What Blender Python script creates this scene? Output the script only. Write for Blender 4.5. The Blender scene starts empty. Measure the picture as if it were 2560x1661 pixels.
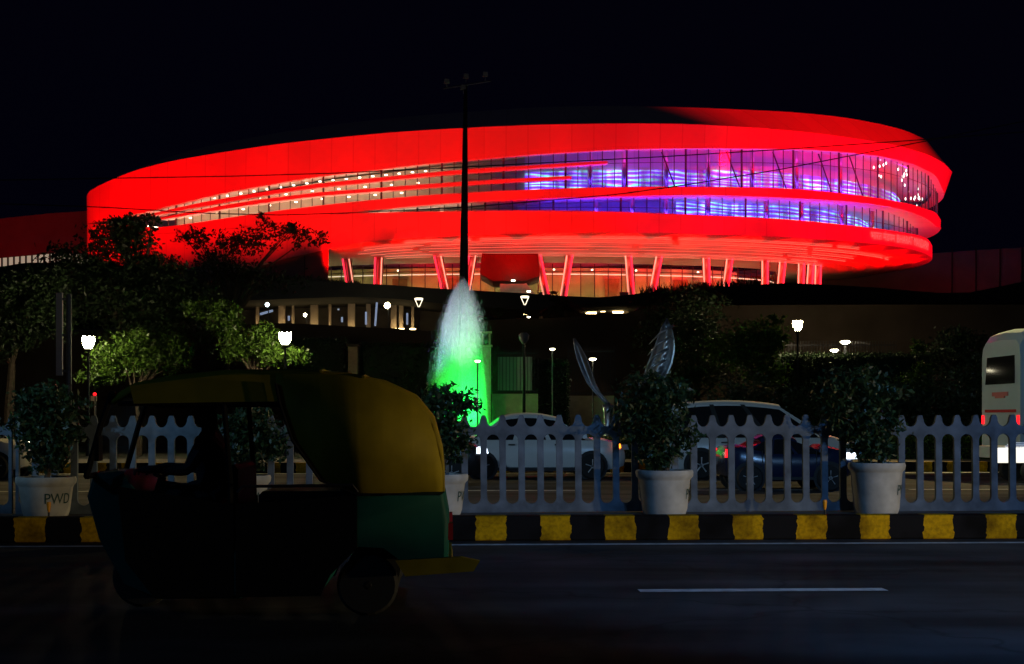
import bpy, bmesh, math, random
import numpy as np
from mathutils import Vector, Matrix

# ------------------------------------------------------------------ camera, world, sun, exposure
sc = bpy.context.scene
COL = sc.collection
CAM_H, F, HX, HY = 1.38, 3555.0, 1280.0, 1048.0
cam = bpy.data.objects.new("camera", bpy.data.cameras.new("camera"))
COL.objects.link(cam)
cam.location = (0, 0, CAM_H)
cam.rotation_euler = (math.radians(90), 0, 0)
cam.data.sensor_width = 36.0
cam.data.lens = F / 2560 * 36
cam.data.shift_y = (HY - 830.5) / 2560
cam.data.clip_end = 3000
sc.camera = cam

wd = bpy.data.worlds.new("World"); sc.world = wd; wd.use_nodes = True
wn = wd.node_tree
bgn = wn.nodes["Background"]
sky = wn.nodes.new("ShaderNodeTexSky"); sky.sky_type = 'NISHITA'; sky.sun_disc = False
SUN_EL, SUN_RZ = math.radians(-5.0), math.radians(150)
sky.sun_elevation = SUN_EL; sky.sun_rotation = SUN_RZ
glow = wn.nodes.new("ShaderNodeMix"); glow.data_type = 'RGBA'; glow.blend_type = 'ADD'; glow.inputs["Factor"].default_value = 1.0
wn.links.new(sky.outputs[0], glow.inputs[6]); glow.inputs[7].default_value = (0.0060, 0.0058, 0.032, 1)     # deep blue night sky of the city
wn.links.new(glow.outputs[2], bgn.inputs[0]); bgn.inputs[1].default_value = 0.08
sun = bpy.data.objects.new("moonlight", bpy.data.lights.new("moonlight", 'SUN'))
COL.objects.link(sun)
sun.data.energy = 0.004; sun.data.angle = math.radians(0.5); sun.data.color = (0.7, 0.82, 1.0)
sun.rotation_euler = (math.radians(48), 0, math.radians(-30))
vs = sc.view_settings
vs.view_transform = 'Standard'; vs.look = 'None'; vs.exposure = 0.0; vs.gamma = 1.0
sc.render.engine = 'CYCLES'
sc.cycles.use_denoising = True
sc.cycles.max_bounces = 5; sc.cycles.diffuse_bounces = 3; sc.cycles.glossy_bounces = 2
sc.cycles.transparent_max_bounces = 12; sc.cycles.transmission_bounces = 2; sc.cycles.volume_bounces = 0
sc.cycles.sample_clamp_indirect = 4.0
sc.cycles.use_light_tree = True
sc.cycles.caustics_reflective = False; sc.cycles.caustics_refractive = False

RNG = np.random.default_rng(7)
random.seed(7)

# ------------------------------------------------------------------ helpers
def P(px, py, d):
    """a point seen at photo pixel (px, py) standing d metres away"""
    return Vector(((px - HX) / F * d, d, CAM_H + (HY - py) / F * d))

ALPHA = math.radians(2.6)          # the road runs slightly away to the right
CA, SA = math.cos(ALPHA), math.sin(ALPHA)
def R(u, v, z=0.0):
    return Vector((u * CA - v * SA, u * SA + v * CA, z))
def upx(px, v):
    m = (px - HX) / F
    return v * (m * CA + SA) / (CA - m * SA)

def mat(name, col, rough=0.7, metal=0.0, var=0.0, scale=6.0, emit=None, es=0.0, spec=0.4, bump=0.0, bscale=40.0):
    m = bpy.data.materials.new(name); m.use_nodes = True
    nt = m.node_tree; b = nt.nodes["Principled BSDF"]
    b.inputs["Base Color"].default_value = (*col, 1)
    b.inputs["Roughness"].default_value = rough
    b.inputs["Metallic"].default_value = metal
    b.inputs["Specular IOR Level"].default_value = spec
    tc = None
    if var > 0:
        tc = nt.nodes.new("ShaderNodeTexCoord")
        nz = nt.nodes.new("ShaderNodeTexNoise"); nz.inputs["Scale"].default_value = scale; nz.inputs["Detail"].default_value = 6
        nt.links.new(tc.outputs["Object"], nz.inputs["Vector"])
        rp = nt.nodes.new("ShaderNodeValToRGB")
        rp.color_ramp.elements[0].position = 0.3; rp.color_ramp.elements[1].position = 0.7
        rp.color_ramp.elements[0].color = (*[c * (1 - var) for c in col], 1)
        rp.color_ramp.elements[1].color = (*[min(1, c * (1 + var * .7)) for c in col], 1)
        nt.links.new(nz.outputs["Fac"], rp.inputs["Fac"]); nt.links.new(rp.outputs["Color"], b.inputs["Base Color"])
    if bump > 0:
        tc = tc or nt.nodes.new("ShaderNodeTexCoord")
        n2 = nt.nodes.new("ShaderNodeTexNoise"); n2.inputs["Scale"].default_value = bscale; n2.inputs["Detail"].default_value = 4
        nt.links.new(tc.outputs["Object"], n2.inputs["Vector"])
        bp = nt.nodes.new("ShaderNodeBump"); bp.inputs["Strength"].default_value = bump
        nt.links.new(n2.outputs["Fac"], bp.inputs["Height"]); nt.links.new(bp.outputs["Normal"], b.inputs["Normal"])
    if emit:
        b.inputs["Emission Color"].default_value = (*emit, 1); b.inputs["Emission Strength"].default_value = es
    return m

def glass(name, tint=(1, 1, 1), refl=0.1, rough=0.05):
    m = bpy.data.materials.new(name); m.use_nodes = True
    nt = m.node_tree; nt.nodes.clear()
    out = nt.nodes.new("ShaderNodeOutputMaterial"); mx = nt.nodes.new("ShaderNodeMixShader")
    tr = nt.nodes.new("ShaderNodeBsdfTransparent"); tr.inputs[0].default_value = (*tint, 1)
    gl = nt.nodes.new("ShaderNodeBsdfGlossy"); gl.inputs["Roughness"].default_value = rough
    mx.inputs[0].default_value = refl
    nt.links.new(tr.outputs[0], mx.inputs[1]); nt.links.new(gl.outputs[0], mx.inputs[2]); nt.links.new(mx.outputs[0], out.inputs[0])
    return m

def leafmat(name, c, t=0.35, var=0.5):
    m = bpy.data.materials.new(name); m.use_nodes = True
    nt = m.node_tree; nt.nodes.clear()
    out = nt.nodes.new("ShaderNodeOutputMaterial"); mx = nt.nodes.new("ShaderNodeMixShader")
    pb = nt.nodes.new("ShaderNodeBsdfPrincipled"); pb.inputs["Roughness"].default_value = 0.45
    tl = nt.nodes.new("ShaderNodeBsdfTranslucent")
    geo = nt.nodes.new("ShaderNodeNewGeometry")
    rp = nt.nodes.new("ShaderNodeValToRGB")
    rp.color_ramp.elements[0].color = (*[k * (1 - var) for k in c], 1)
    rp.color_ramp.elements[1].color = (*[k * (1 + var) for k in c], 1)
    nt.links.new(geo.outputs["Random Per Island"], rp.inputs[0])
    nt.links.new(rp.outputs[0], pb.inputs["Base Color"]); nt.links.new(rp.outputs[0], tl.inputs[0])
    mx.inputs[0].default_value = t
    nt.links.new(pb.outputs[0], mx.inputs[1]); nt.links.new(tl.outputs[0], mx.inputs[2]); nt.links.new(mx.outputs[0], out.inputs[0])
    return m

class MB:
    def __init__(self): self.v = []; self.f = []
    def add(self, vs, fs):
        o = len(self.v); self.v += [tuple(x) for x in vs]; self.f += [tuple(i + o for i in f) for f in fs]; return self
    def box(self, c, s, rz=0.0, taper=1.0):
        x, y, z = s[0] / 2, s[1] / 2, s[2] / 2; c = Vector(c); m = Matrix.Rotation(rz, 3, 'Z')
        pts = []
        for dz, k in ((-z, 1), (z, taper)):
            for dx, dy in ((-x, -y), (x, -y), (x, y), (-x, y)):
                pts.append(c + m @ Vector((dx * k, dy * k, dz)))
        return self.add(pts, [(3, 2, 1, 0), (4, 5, 6, 7), (0, 1, 5, 4), (1, 2, 6, 5), (2, 3, 7, 6), (3, 0, 4, 7)])
    def tube(self, path, radii, n=8, cap=True):
        path = [Vector(p) for p in path]
        if not hasattr(radii, '__len__'): radii = [radii] * len(path)
        rings = []
        for i, p in enumerate(path):
            t = (path[min(i + 1, len(path) - 1)] - path[max(i - 1, 0)]).normalized()
            a = Vector((0, 0, 1)) if abs(t.z) < 0.9 else Vector((1, 0, 0))
            x = t.cross(a).normalized(); y = t.cross(x).normalized()
            rings.append([p + (x * math.cos(2 * math.pi * k / n) + y * math.sin(2 * math.pi * k / n)) * radii[i] for k in range(n)])
        vs = [q for r in rings for q in r]; fs = []
        for i in range(len(rings) - 1):
            for k in range(n):
                fs.append((i * n + k, i * n + (k + 1) % n, (i + 1) * n + (k + 1) % n, (i + 1) * n + k))
        if cap:
            fs.append(tuple(range(n - 1, -1, -1))); fs.append(tuple((len(rings) - 1) * n + k for k in range(n)))
        return self.add(vs, fs)
    def lathe(self, prof, n=16, c=(0, 0, 0), axis='Z', cap=True):
        c = Vector(c); vs = []; fs = []
        for r, z in prof:
            for k in range(n):
                a = 2 * math.pi * k / n
                q = Vector((r * math.cos(a), r * math.sin(a), z))
                if axis == 'Y': q = Vector((q.x, q.z, q.y))
                if axis == 'X': q = Vector((q.z, q.x, q.y))
                vs.append(c + q)
        m = len(prof)
        for i in range(m - 1):
            for k in range(n):
                fs.append((i * n + k, i * n + (k + 1) % n, (i + 1) * n + (k + 1) % n, (i + 1) * n + k))
        if cap:
            fs.append(tuple(range(n - 1, -1, -1))); fs.append(tuple((m - 1) * n + k for k in range(n)))
        return self.add(vs, fs)
    def loft(self, rows, closed=False):
        n = len(rows[0]); vs = [q for r in rows for q in r]; fs = []
        for i in range(len(rows) - 1):
            for k in range(n if closed else n - 1):
                fs.append((i * n + k, i * n + (k + 1) % n, (i + 1) * n + (k + 1) % n, (i + 1) * n + k))
        return self.add(vs, fs)
    def prism(self, poly, y0, y1):
        """poly of (x, z) extruded along y"""
        n = len(poly)
        vs = [(x, y0, z) for x, z in poly] + [(x, y1, z) for x, z in poly]
        fs = [tuple(range(n)), tuple(range(2 * n - 1, n - 1, -1))] + [(k, n + k, n + (k + 1) % n, (k + 1) % n) for k in range(n)]
        return self.add(vs, fs)

def obj(name, mb, m, parent=None, world=False, smooth=False, label=None, fixn=True):
    v, f = (mb.v, mb.f) if isinstance(mb, MB) else mb
    if world and parent is not None:
        o = parent.location; v = [(q[0] - o.x, q[1] - o.y, q[2] - o.z) for q in v]
    me = bpy.data.meshes.new(name); me.from_pydata([tuple(q) for q in v], [], f)
    if fixn:
        bm = bmesh.new(); bm.from_mesh(me); bmesh.ops.recalc_face_normals(bm, faces=bm.faces); bm.to_mesh(me); bm.free()
    if smooth:
        me.shade_smooth()
    me.materials.append(m)
    o = bpy.data.objects.new(name, me); COL.objects.link(o)
    if parent is not None: o.parent = parent
    if label: o["label"] = label
    return o

def smooth_angle(o, deg=35):
    me = o.data; me.shade_smooth()
    bm = bmesh.new(); bm.from_mesh(me)
    for e in bm.edges:
        if len(e.link_faces) == 2 and e.calc_face_angle(0) > math.radians(deg): e.smooth = False
    bm.to_mesh(me); bm.free(); return o

def tag(o, label, cat, group=None, kind=None):
    if label: o["label"] = label
    if cat: o["category"] = cat
    if group: o["group"] = group
    if kind: o["kind"] = kind
    return o
def thing(name, label, cat, loc=(0, 0, 0), rz=0.0, group=None):
    o = bpy.data.objects.new(name, None); COL.objects.link(o)
    o.empty_display_size = 0.2
    o.location = loc; o.rotation_euler = (0, 0, rz)
    return tag(o, label, cat, group)
def struct(name, mb, m, label=None, smooth=False):
    o = obj(name, mb, m, smooth=smooth); o["kind"] = "structure"; return o
def dup(root, loc, rz=None, label=None, group=None, scale=None):
    r = root.copy(); COL.objects.link(r); r.location = loc
    if rz is not None: r.rotation_euler = (0, 0, rz)
    if label: r["label"] = label
    if group: r["group"] = group
    if scale is not None: r.scale = scale
    for ch in list(root.children):
        c = ch.copy(); COL.objects.link(c); c.parent = r
        for g in ch.children:
            d = g.copy(); COL.objects.link(d); d.parent = c
    return r

def text_mesh(s, size):
    cu = bpy.data.curves.new("t", 'FONT'); cu.body = s; cu.size = size; cu.resolution_u = 3; cu.extrude = 0.0
    o = bpy.data.objects.new("t", cu); COL.objects.link(o)
    dg = bpy.context.evaluated_depsgraph_get(); dg.update()
    me = bpy.data.meshes.new_from_object(o.evaluated_get(dg))
    v = [tuple(q.co) for q in me.vertices]; f = [tuple(p.vertices) for p in me.polygons]
    bpy.data.objects.remove(o); bpy.data.curves.remove(cu); bpy.data.meshes.remove(me)
    return v, f

# ------------------------------------------------------------------ materials
M = {}
M['facade'] = mat('white_cladding', (0.72, 0.70, 0.68), 0.55, var=0.05, scale=0.12, bump=0.05, bscale=0.6)
M['roofing'] = mat('roof_membrane', (0.35, 0.34, 0.33), 0.8, var=0.15, scale=0.3)
M['soffit'] = mat('soffit_panels', (0.6, 0.57, 0.55), 0.5, var=0.12, scale=0.5)
M['mullion'] = mat('mullion_metal', (0.10, 0.08, 0.08), 0.4, 0.3)
M['pane'] = glass('facade_pane', (0.93, 0.93, 0.96), 0.08)
M['slab'] = mat('terrace_concrete', (0.05, 0.05, 0.05), 0.8, var=0.3, scale=0.3)
M['beige'] = mat('beige_interior', (0.55, 0.44, 0.36), 0.7, var=0.25, scale=0.35)
M['column'] = mat('column_cladding', (0.55, 0.53, 0.5), 0.28, 0.75)
M['wood'] = mat('wood_doors', (0.30, 0.14, 0.05), 0.5, var=0.3, scale=2)
M['annex'] = mat('annex_stone', (0.42, 0.33, 0.3), 0.8, var=0.15, scale=0.4)
M['brownwall'] = mat('brown_stone_wall', (0.06, 0.042, 0.031), 0.95, spec=0.1, var=0.25, scale=0.6, bump=0.3, bscale=3)
M['warmstrip'] = mat('warm_lamp', (1, 1, 1), emit=(1.0, 0.72, 0.30), es=24)
M['whitebulb'] = mat('white_bulb', (1, 1, 1), emit=(1.0, 0.93, 0.75), es=16)
M['downl'] = mat('downlight_lens', (1, 1, 1), emit=(1.0, 0.9, 0.62), es=7)
M['softstrip'] = mat('soffit_strip_lens', (1, 0.9, 0.85), emit=(1.0, 0.30, 0.2), es=1.7)
M['blue_tube'] = mat('blue_led_tube', (0.2, 0.2, 1), emit=(0.09, 0.03, 1.0), es=30)
M['mag_tube'] = mat('magenta_led_tube', (1, 0.2, 0.8), emit=(0.85, 0.03, 0.75), es=8)
M['beige_tube'] = mat('warm_led_tube', (1, .8, .6), emit=(1.0, 0.66, 0.42), es=17)
M['asphalt'] = mat('asphalt', (0.05, 0.052, 0.055), 0.85, spec=0.15, var=0.35, scale=1.2, bump=0.35, bscale=90)
def asphalt_patches():
    m = M['asphalt']; nt = m.node_tree; b = nt.nodes['Principled BSDF']; L = nt.links.new
    src = b.inputs['Base Color'].links[0].from_socket
    tc = nt.nodes.new('ShaderNodeTexCoord'); mp = nt.nodes.new('ShaderNodeMapping'); mp.inputs['Scale'].default_value = (.12, .9, 1); L(tc.outputs['Object'], mp.inputs[0])
    n1 = nt.nodes.new('ShaderNodeTexNoise'); n1.inputs['Scale'].default_value = 1.0; n1.inputs['Detail'].default_value = 5; L(mp.outputs[0], n1.inputs[0])
    r1 = nt.nodes.new('ShaderNodeValToRGB'); r1.color_ramp.elements[0].position = .38; r1.color_ramp.elements[0].color = (.45, .45, .45, 1); r1.color_ramp.elements[1].position = .62; r1.color_ramp.elements[1].color = (1.35, 1.35, 1.35, 1)
    L(n1.outputs['Fac'], r1.inputs[0])
    vo = nt.nodes.new('ShaderNodeTexVoronoi'); vo.feature = 'DISTANCE_TO_EDGE'; vo.inputs['Scale'].default_value = .35
    wob = nt.nodes.new('ShaderNodeTexNoise'); wob.inputs['Scale'].default_value = 2.0; L(tc.outputs['Object'], wob.inputs[0])
    ad = nt.nodes.new('ShaderNodeMix'); ad.data_type = 'RGBA'; ad.blend_type = 'ADD'; ad.inputs['Factor'].default_value = .5; L(tc.outputs['Object'], ad.inputs[6]); L(wob.outputs['Color'], ad.inputs[7]); L(ad.outputs[2], vo.inputs['Vector'])
    r2 = nt.nodes.new('ShaderNodeValToRGB'); r2.color_ramp.elements[0].position = .0; r2.color_ramp.elements[0].color = (.62, .62, .62, 1); r2.color_ramp.elements[1].position = .012; r2.color_ramp.elements[1].color = (1, 1, 1, 1); L(vo.outputs['Distance'], r2.inputs[0])
    a = nt.nodes.new('ShaderNodeMix'); a.data_type = 'RGBA'; a.blend_type = 'MULTIPLY'; a.inputs['Factor'].default_value = 1; L(src, a.inputs[6]); L(r1.outputs[0], a.inputs[7])
    c = nt.nodes.new('ShaderNodeMix'); c.data_type = 'RGBA'; c.blend_type = 'MULTIPLY'; c.inputs['Factor'].default_value = 1; L(a.outputs[2], c.inputs[6]); L(r2.outputs[0], c.inputs[7]); L(c.outputs[2], b.inputs['Base Color'])
asphalt_patches()
M['earth'] = mat('dark_ground', (0.035, 0.035, 0.025), 0.9, var=0.4, scale=0.4)
M['paving'] = mat('paving', (0.12, 0.11, 0.10), 0.85, var=0.3, scale=2)
M['concrete'] = mat('old_concrete', (0.115, 0.148, 0.19), 0.9, spec=0.2, var=0.4, scale=5, bump=0.3, bscale=30)
M['potmat'] = mat('pot_whitewash', (0.42, 0.42, 0.39), 0.85, spec=0.2, var=0.25, scale=5, bump=0.15, bscale=25)
M['lettering'] = mat('green_lettering', (0.01, 0.05, 0.04), 0.6)
M['soil'] = mat('potting_soil', (0.05, 0.035, 0.02), 0.95)
M['darkmetal'] = mat('dark_metal', (0.03, 0.03, 0.035), 0.45, 0.6)
M['greymetal'] = mat('grey_metal', (0.16, 0.16, 0.18), 0.5, 0.5, var=0.2, scale=4)
M['steel'] = mat('polished_steel', (0.66, 0.7, 0.75), 0.3, 0.85, bump=0.6, bscale=4)
M['bark'] = mat('bark', (0.09, 0.065, 0.045), 0.9, var=0.4, scale=6)
M['leaf'] = leafmat('tree_leaf', (0.055, 0.085, 0.022))
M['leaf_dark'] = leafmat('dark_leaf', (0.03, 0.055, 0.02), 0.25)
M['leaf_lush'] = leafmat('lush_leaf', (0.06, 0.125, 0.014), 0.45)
M['leaf_pot'] = leafmat('potted_leaf', (0.018, 0.05, 0.02), 0.25)
M['carwhite'] = mat('white_car_paint', (0.66, 0.67, 0.66), 0.25, var=0.05, scale=2, spec=0.5)
M['carblue'] = mat('dark_blue_paint', (0.01, 0.018, 0.05), 0.2, spec=0.6)
M['carblack'] = mat('black_paint', (0.012, 0.012, 0.014), 0.25, spec=0.6)
M['carglass'] = mat('tinted_glass', (0.012, 0.013, 0.015), 0.06, spec=0.8)
M['rubber'] = mat('tyre_rubber', (0.018, 0.018, 0.018), 0.85)
M['rim'] = mat('wheel_rim', (0.6, 0.6, 0.62), 0.35, 0.35)
M['plastic'] = mat('black_plastic', (0.02, 0.02, 0.02), 0.6)
M['headlamp'] = mat('lit_headlamp', (1, 1, 1), emit=(0.72, 0.84, 1.0), es=3.0)
M['headoff'] = mat('unlit_headlamp', (0.6, 0.6, 0.62), 0.1, 0.3)
M['indic'] = mat('lit_indicator', (1, .4, .05), emit=(1.0, 0.22, 0.01), es=5)
M['taillamp'] = mat('lit_tail_lamp', (1, .05, .05), emit=(1.0, 0.01, 0.02), es=1.6)
M['streakglow'] = mat('headlight_streak_glow', (1, 1, 1), emit=(1.0, 0.96, 0.82), es=1.2)
M['globe'] = mat('globe_lamp', (1, 1, 1), emit=(1.0, 0.84, 0.5), es=190)
M['coolglobe'] = mat('cool_lamp', (1, 1, 1), emit=(0.7, 0.95, 1.0), es=8)
M['flatlamp'] = mat('disc_lamp', (1, 1, 1), emit=(1.0, 0.9, 0.6), es=16)
M['vlamp'] = mat('lantern_glow', (1, 1, 1), emit=(1.0, 0.88, 0.62), es=2.2)
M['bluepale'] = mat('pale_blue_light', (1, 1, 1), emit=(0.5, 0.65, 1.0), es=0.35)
M['hood'] = mat('yellow_hood', (0.25, 0.195, 0.006), 0.7, spec=0.2, var=0.3, scale=3, bump=0.5, bscale=7)
M['ricgreen'] = mat('green_body_paint', (0.006, 0.085, 0.07), 0.6, spec=0.15, var=0.25, scale=3)
M['ricblack'] = mat('black_vinyl', (0.006, 0.006, 0.007), 0.8, spec=0.1)
M['busbody'] = mat('bus_paint', (0.50, 0.66, 0.74), 0.3, var=0.08, scale=1)
M['redpaint'] = mat('red_paint', (0.5, 0.02, 0.03), 0.5)
M['orange'] = mat('orange_reflector', (0.85, 0.34, 0.01), 0.4)
M['whiteline'] = mat('road_marking', (0.62, 0.64, 0.64), 0.7, var=0.35, scale=9)
M['pinkletter'] = mat('backlit_letters', (0.9, 0.8, 0.8), 0.4, emit=(1.0, 0.4, 0.38), es=0.3)
M['cream'] = mat('cream_plaster', (0.42, 0.36, 0.24), 0.8, var=0.2, scale=3)
M['coolwin'] = mat('cool_window', (1, 1, 1), emit=(0.5, 0.75, 1.0), es=1.1)
M['creamwin'] = mat('cream_window', (1, 1, 1), emit=(0.9, 0.85, 0.6), es=0.28)
M['skin'] = mat('skin', (0.18, 0.10, 0.07), 0.6)
M['shirt'] = mat('dark_shirt', (0.03, 0.03, 0.035), 0.85)
M['hair'] = mat('black_hair', (0.01, 0.01, 0.01), 0.6)

def seams():
    m = M['facade']; nt = m.node_tree; b = nt.nodes['Principled BSDF']; L = nt.links.new
    src = b.inputs['Base Color'].links[0].from_socket; tc = nt.nodes.new('ShaderNodeTexCoord'); sx = nt.nodes.new('ShaderNodeSeparateXYZ'); L(tc.outputs['Object'], sx.inputs[0])
    at = nt.nodes.new('ShaderNodeMath'); at.operation = 'ARCTAN2'; L(sx.outputs['Y'], at.inputs[0]); L(sx.outputs['X'], at.inputs[1])
    mu = nt.nodes.new('ShaderNodeMath'); mu.operation = 'MULTIPLY'; mu.inputs[1].default_value = 17.0; L(at.outputs[0], mu.inputs[0])
    fr = nt.nodes.new('ShaderNodeMath'); fr.operation = 'FRACT'; L(mu.outputs[0], fr.inputs[0])
    lt = nt.nodes.new('ShaderNodeMath'); lt.operation = 'LESS_THAN'; lt.inputs[1].default_value = .05; L(fr.outputs[0], lt.inputs[0])
    fl_ = nt.nodes.new('ShaderNodeMath'); fl_.operation = 'FLOOR'; L(mu.outputs[0], fl_.inputs[0])
    wn2 = nt.nodes.new('ShaderNodeTexWhiteNoise'); wn2.noise_dimensions = '1D'; L(fl_.outputs[0], wn2.inputs['W'])
    mr = nt.nodes.new('ShaderNodeMapRange'); mr.inputs[3].default_value = .90; mr.inputs[4].default_value = 1.0; L(wn2.outputs['Value'], mr.inputs[0])
    ds = nt.nodes.new('ShaderNodeMath'); ds.operation = 'MULTIPLY'; ds.inputs[1].default_value = .16; L(lt.outputs[0], ds.inputs[0])
    sb = nt.nodes.new('ShaderNodeMath'); sb.operation = 'SUBTRACT'; L(mr.outputs[0], sb.inputs[0]); L(ds.outputs[0], sb.inputs[1])
    vm = nt.nodes.new('ShaderNodeVectorMath'); vm.operation = 'SCALE'; L(src, vm.inputs[0]); L(sb.outputs[0], vm.inputs['Scale']); L(vm.outputs[0], b.inputs['Base Color'])
seams()
# LED art wall: light-giving screens behind the glass
def ledwall():
    m = bpy.data.materials.new('led_art_screen'); m.use_nodes = True
    nt = m.node_tree; b = nt.nodes["Principled BSDF"]; L = nt.links.new
    tc = nt.nodes.new("ShaderNodeTexCoord")
    mp = nt.nodes.new("ShaderNodeMapping"); mp.inputs["Scale"].default_value = (0.22, 0.22, 1.5)
    L(tc.outputs["Object"], mp.inputs["Vector"])
    wv = nt.nodes.new("ShaderNodeTexWave"); wv.wave_type = 'BANDS'; wv.bands_direction = 'Z'
    wv.inputs["Scale"].default_value = 0.55; wv.inputs["Distortion"].default_value = 9; wv.inputs["Detail"].default_value = 3
    wv.inputs["Detail Scale"].default_value = 1.3
    L(mp.outputs[0], wv.inputs["Vector"])
    rp = nt.nodes.new("ShaderNodeValToRGB"); e = rp.color_ramp.elements
    e[0].position = 0.0; e[0].color = (0.10, 0.03, 0.95, 1)
    e[1].position = 1.0; e[1].color = (0.22, 1.0, 0.62, 1)
    for p, c in ((0.42, (0.16, 0.05, 1.0, 1)), (0.60, (0.45, 0.10, 0.95, 1)), (0.76, (0.5, 0.22, 1.0, 1)), (0.86, (0.08, 0.55, 1.0, 1))):
        q = e.new(p); q.color = c
    L(wv.outputs["Fac"], rp.inputs[0])
    nz = nt.nodes.new("ShaderNodeTexNoise"); nz.inputs["Scale"].default_value = 0.35; nz.inputs["Detail"].default_value = 3
    L(tc.outputs["Object"], nz.inputs["Vector"])
    mr = nt.nodes.new("ShaderNodeMapRange"); mr.inputs[1].default_value = 0.38; mr.inputs[2].default_value = 0.62; mr.inputs[3].default_value = 0.3; mr.inputs[4].default_value = 1.7
    L(nz.outputs["Fac"], mr.inputs[0])
    b.inputs["Base Color"].default_value = (0.4, 0.4, 0.45, 1)
    m3 = nt.nodes.new("ShaderNodeMapping"); m3.inputs["Scale"].default_value = (1.6, 1.6, 0.06); L(tc.outputs["Object"], m3.inputs["Vector"])
    n3 = nt.nodes.new("ShaderNodeTexNoise"); n3.inputs["Scale"].default_value = 1.0; n3.inputs["Detail"].default_value = 4; L(m3.outputs[0], n3.inputs["Vector"])
    r3 = nt.nodes.new("ShaderNodeMapRange"); r3.inputs[1].default_value = .38; r3.inputs[2].default_value = .62; r3.inputs[3].default_value = .35; r3.inputs[4].default_value = 1.9; L(n3.outputs["Fac"], r3.inputs[0])
    pr = nt.nodes.new("ShaderNodeMath"); pr.operation = 'MULTIPLY'; L(mr.outputs[0], pr.inputs[0]); L(r3.outputs[0], pr.inputs[1])
    L(rp.outputs[0], b.inputs["Emission Color"]); L(pr.outputs[0], b.inputs["Emission Strength"])
    return m
M['led'] = ledwall()

# painted kerb: yellow and black blocks with ragged paint edges
def kerbmat():
    m = bpy.data.materials.new('painted_kerb'); m.use_nodes = True
    nt = m.node_tree; b = nt.nodes["Principled BSDF"]; L = nt.links.new
    tc = nt.nodes.new("ShaderNodeTexCoord"); sx = nt.nodes.new("ShaderNodeSeparateXYZ"); L(tc.outputs["Object"], sx.inputs[0])
    nz = nt.nodes.new("ShaderNodeTexNoise"); nz.inputs["Scale"].default_value = 9; nz.inputs["Detail"].default_value = 5
    L(tc.outputs["Object"], nz.inputs["Vector"])
    a = nt.nodes.new("ShaderNodeMath"); a.operation = 'MULTIPLY_ADD'; L(nz.outputs["Fac"], a.inputs[0]); a.inputs[1].default_value = 0.11; L(sx.outputs["X"], a.inputs[2])
    d = nt.nodes.new("ShaderNodeMath"); d.operation = 'MULTIPLY_ADD'; L(a.outputs[0], d.inputs[0]); d.inputs[1].default_value = 1 / 0.735; d.inputs[2].default_value = 40.49
    fr = nt.nodes.new("ShaderNodeMath"); fr.operation = 'FRACT'; L(d.outputs[0], fr.inputs[0])
    gt = nt.nodes.new("ShaderNodeMath"); gt.operation = 'LESS_THAN'; L(fr.outputs[0], gt.inputs[0]); gt.inputs[1].default_value = 0.47
    n2 = nt.nodes.new("ShaderNodeTexNoise"); n2.inputs["Scale"].default_value = 22; n2.inputs["Detail"].default_value = 6
    L(tc.outputs["Object"], n2.inputs["Vector"])
    rp = nt.nodes.new("ShaderNodeValToRGB"); rp.color_ramp.elements[0].position = 0.25; rp.color_ramp.elements[1].position = 0.6
    rp.color_ramp.elements[0].color = (0.30, 0.16, 0.003, 1); rp.color_ramp.elements[1].color = (0.60, 0.34, 0.003, 1)
    L(n2.outputs["Fac"], rp.inputs[0])
    mx = nt.nodes.new("ShaderNodeMix"); mx.data_type = 'RGBA'; L(gt.outputs[0], mx.inputs["Factor"])
    mx.inputs[6].default_value = (0.008, 0.008, 0.009, 1); L(rp.outputs[0], mx.inputs[7])
    L(mx.outputs[2], b.inputs["Base Color"]); b.inputs["Roughness"].default_value = 0.75; b.inputs["Specular IOR Level"].default_value = 0.08
    n3 = nt.nodes.new("ShaderNodeTexNoise"); n3.inputs["Scale"].default_value = 2.3; n3.inputs["Detail"].default_value = 7; L(tc.outputs["Object"], n3.inputs["Vector"])
    r3 = nt.nodes.new("ShaderNodeValToRGB"); r3.color_ramp.elements[0].position = .36; r3.color_ramp.elements[0].color = (.35, .33, .3, 1); r3.color_ramp.elements[1].position = .55; r3.color_ramp.elements[1].color = (1, 1, 1, 1)
    L(n3.outputs["Fac"], r3.inputs[0]); mm = nt.nodes.new("ShaderNodeMix"); mm.data_type = 'RGBA'; mm.blend_type = 'MULTIPLY'; mm.inputs["Factor"].default_value = 1
    L(mx.outputs[2], mm.inputs[6]); L(r3.outputs[0], mm.inputs[7]); L(mm.outputs[2], b.inputs["Base Color"])
    return m
M['kerb'] = kerbmat()

# ------------------------------------------------------------------ ground, roads, kerbs
g = MB(); g.add([(-900, -60, -0.03), (900, -60, -0.03), (900, 1200, -0.03), (-900, 1200, -0.03)], [(0, 1, 2, 3)])
struct('ground', g, M['earth'])
def sheet(u0, u1, v0, v1, z):
    return MB().add([R(u0, v0, z), R(u1, v0, z), R(u1, v1, z), R(u0, v1, z)], [(0, 1, 2, 3)])
KV = 16.1
struct('road', sheet(-120, 120, 2.0, KV + 0.05, 0.0), M['asphalt'])
struct('far_road', sheet(-120, 120, KV + 1.75, 36.7, 0.0), M['asphalt'])
ku = MB()
ku.box((0, 0.125, 0.14), (120, 0.25, 0.28))
k = struct('kerb', ku, M['kerb']); k.location = R(0, KV); k.rotation_euler = (0, 0, ALPHA)
bv = k.modifiers.new('b', 'BEVEL'); bv.width = 0.02; bv.segments = 2
k2 = MB(); k2.box((0, 0.1, 0.13), (120, 0.2, 0.26))
k2 = struct('far_kerb', k2, M['kerb']); k2.location = R(0.22, 36.6); k2.rotation_euler = (0, 0, ALPHA)
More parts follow.
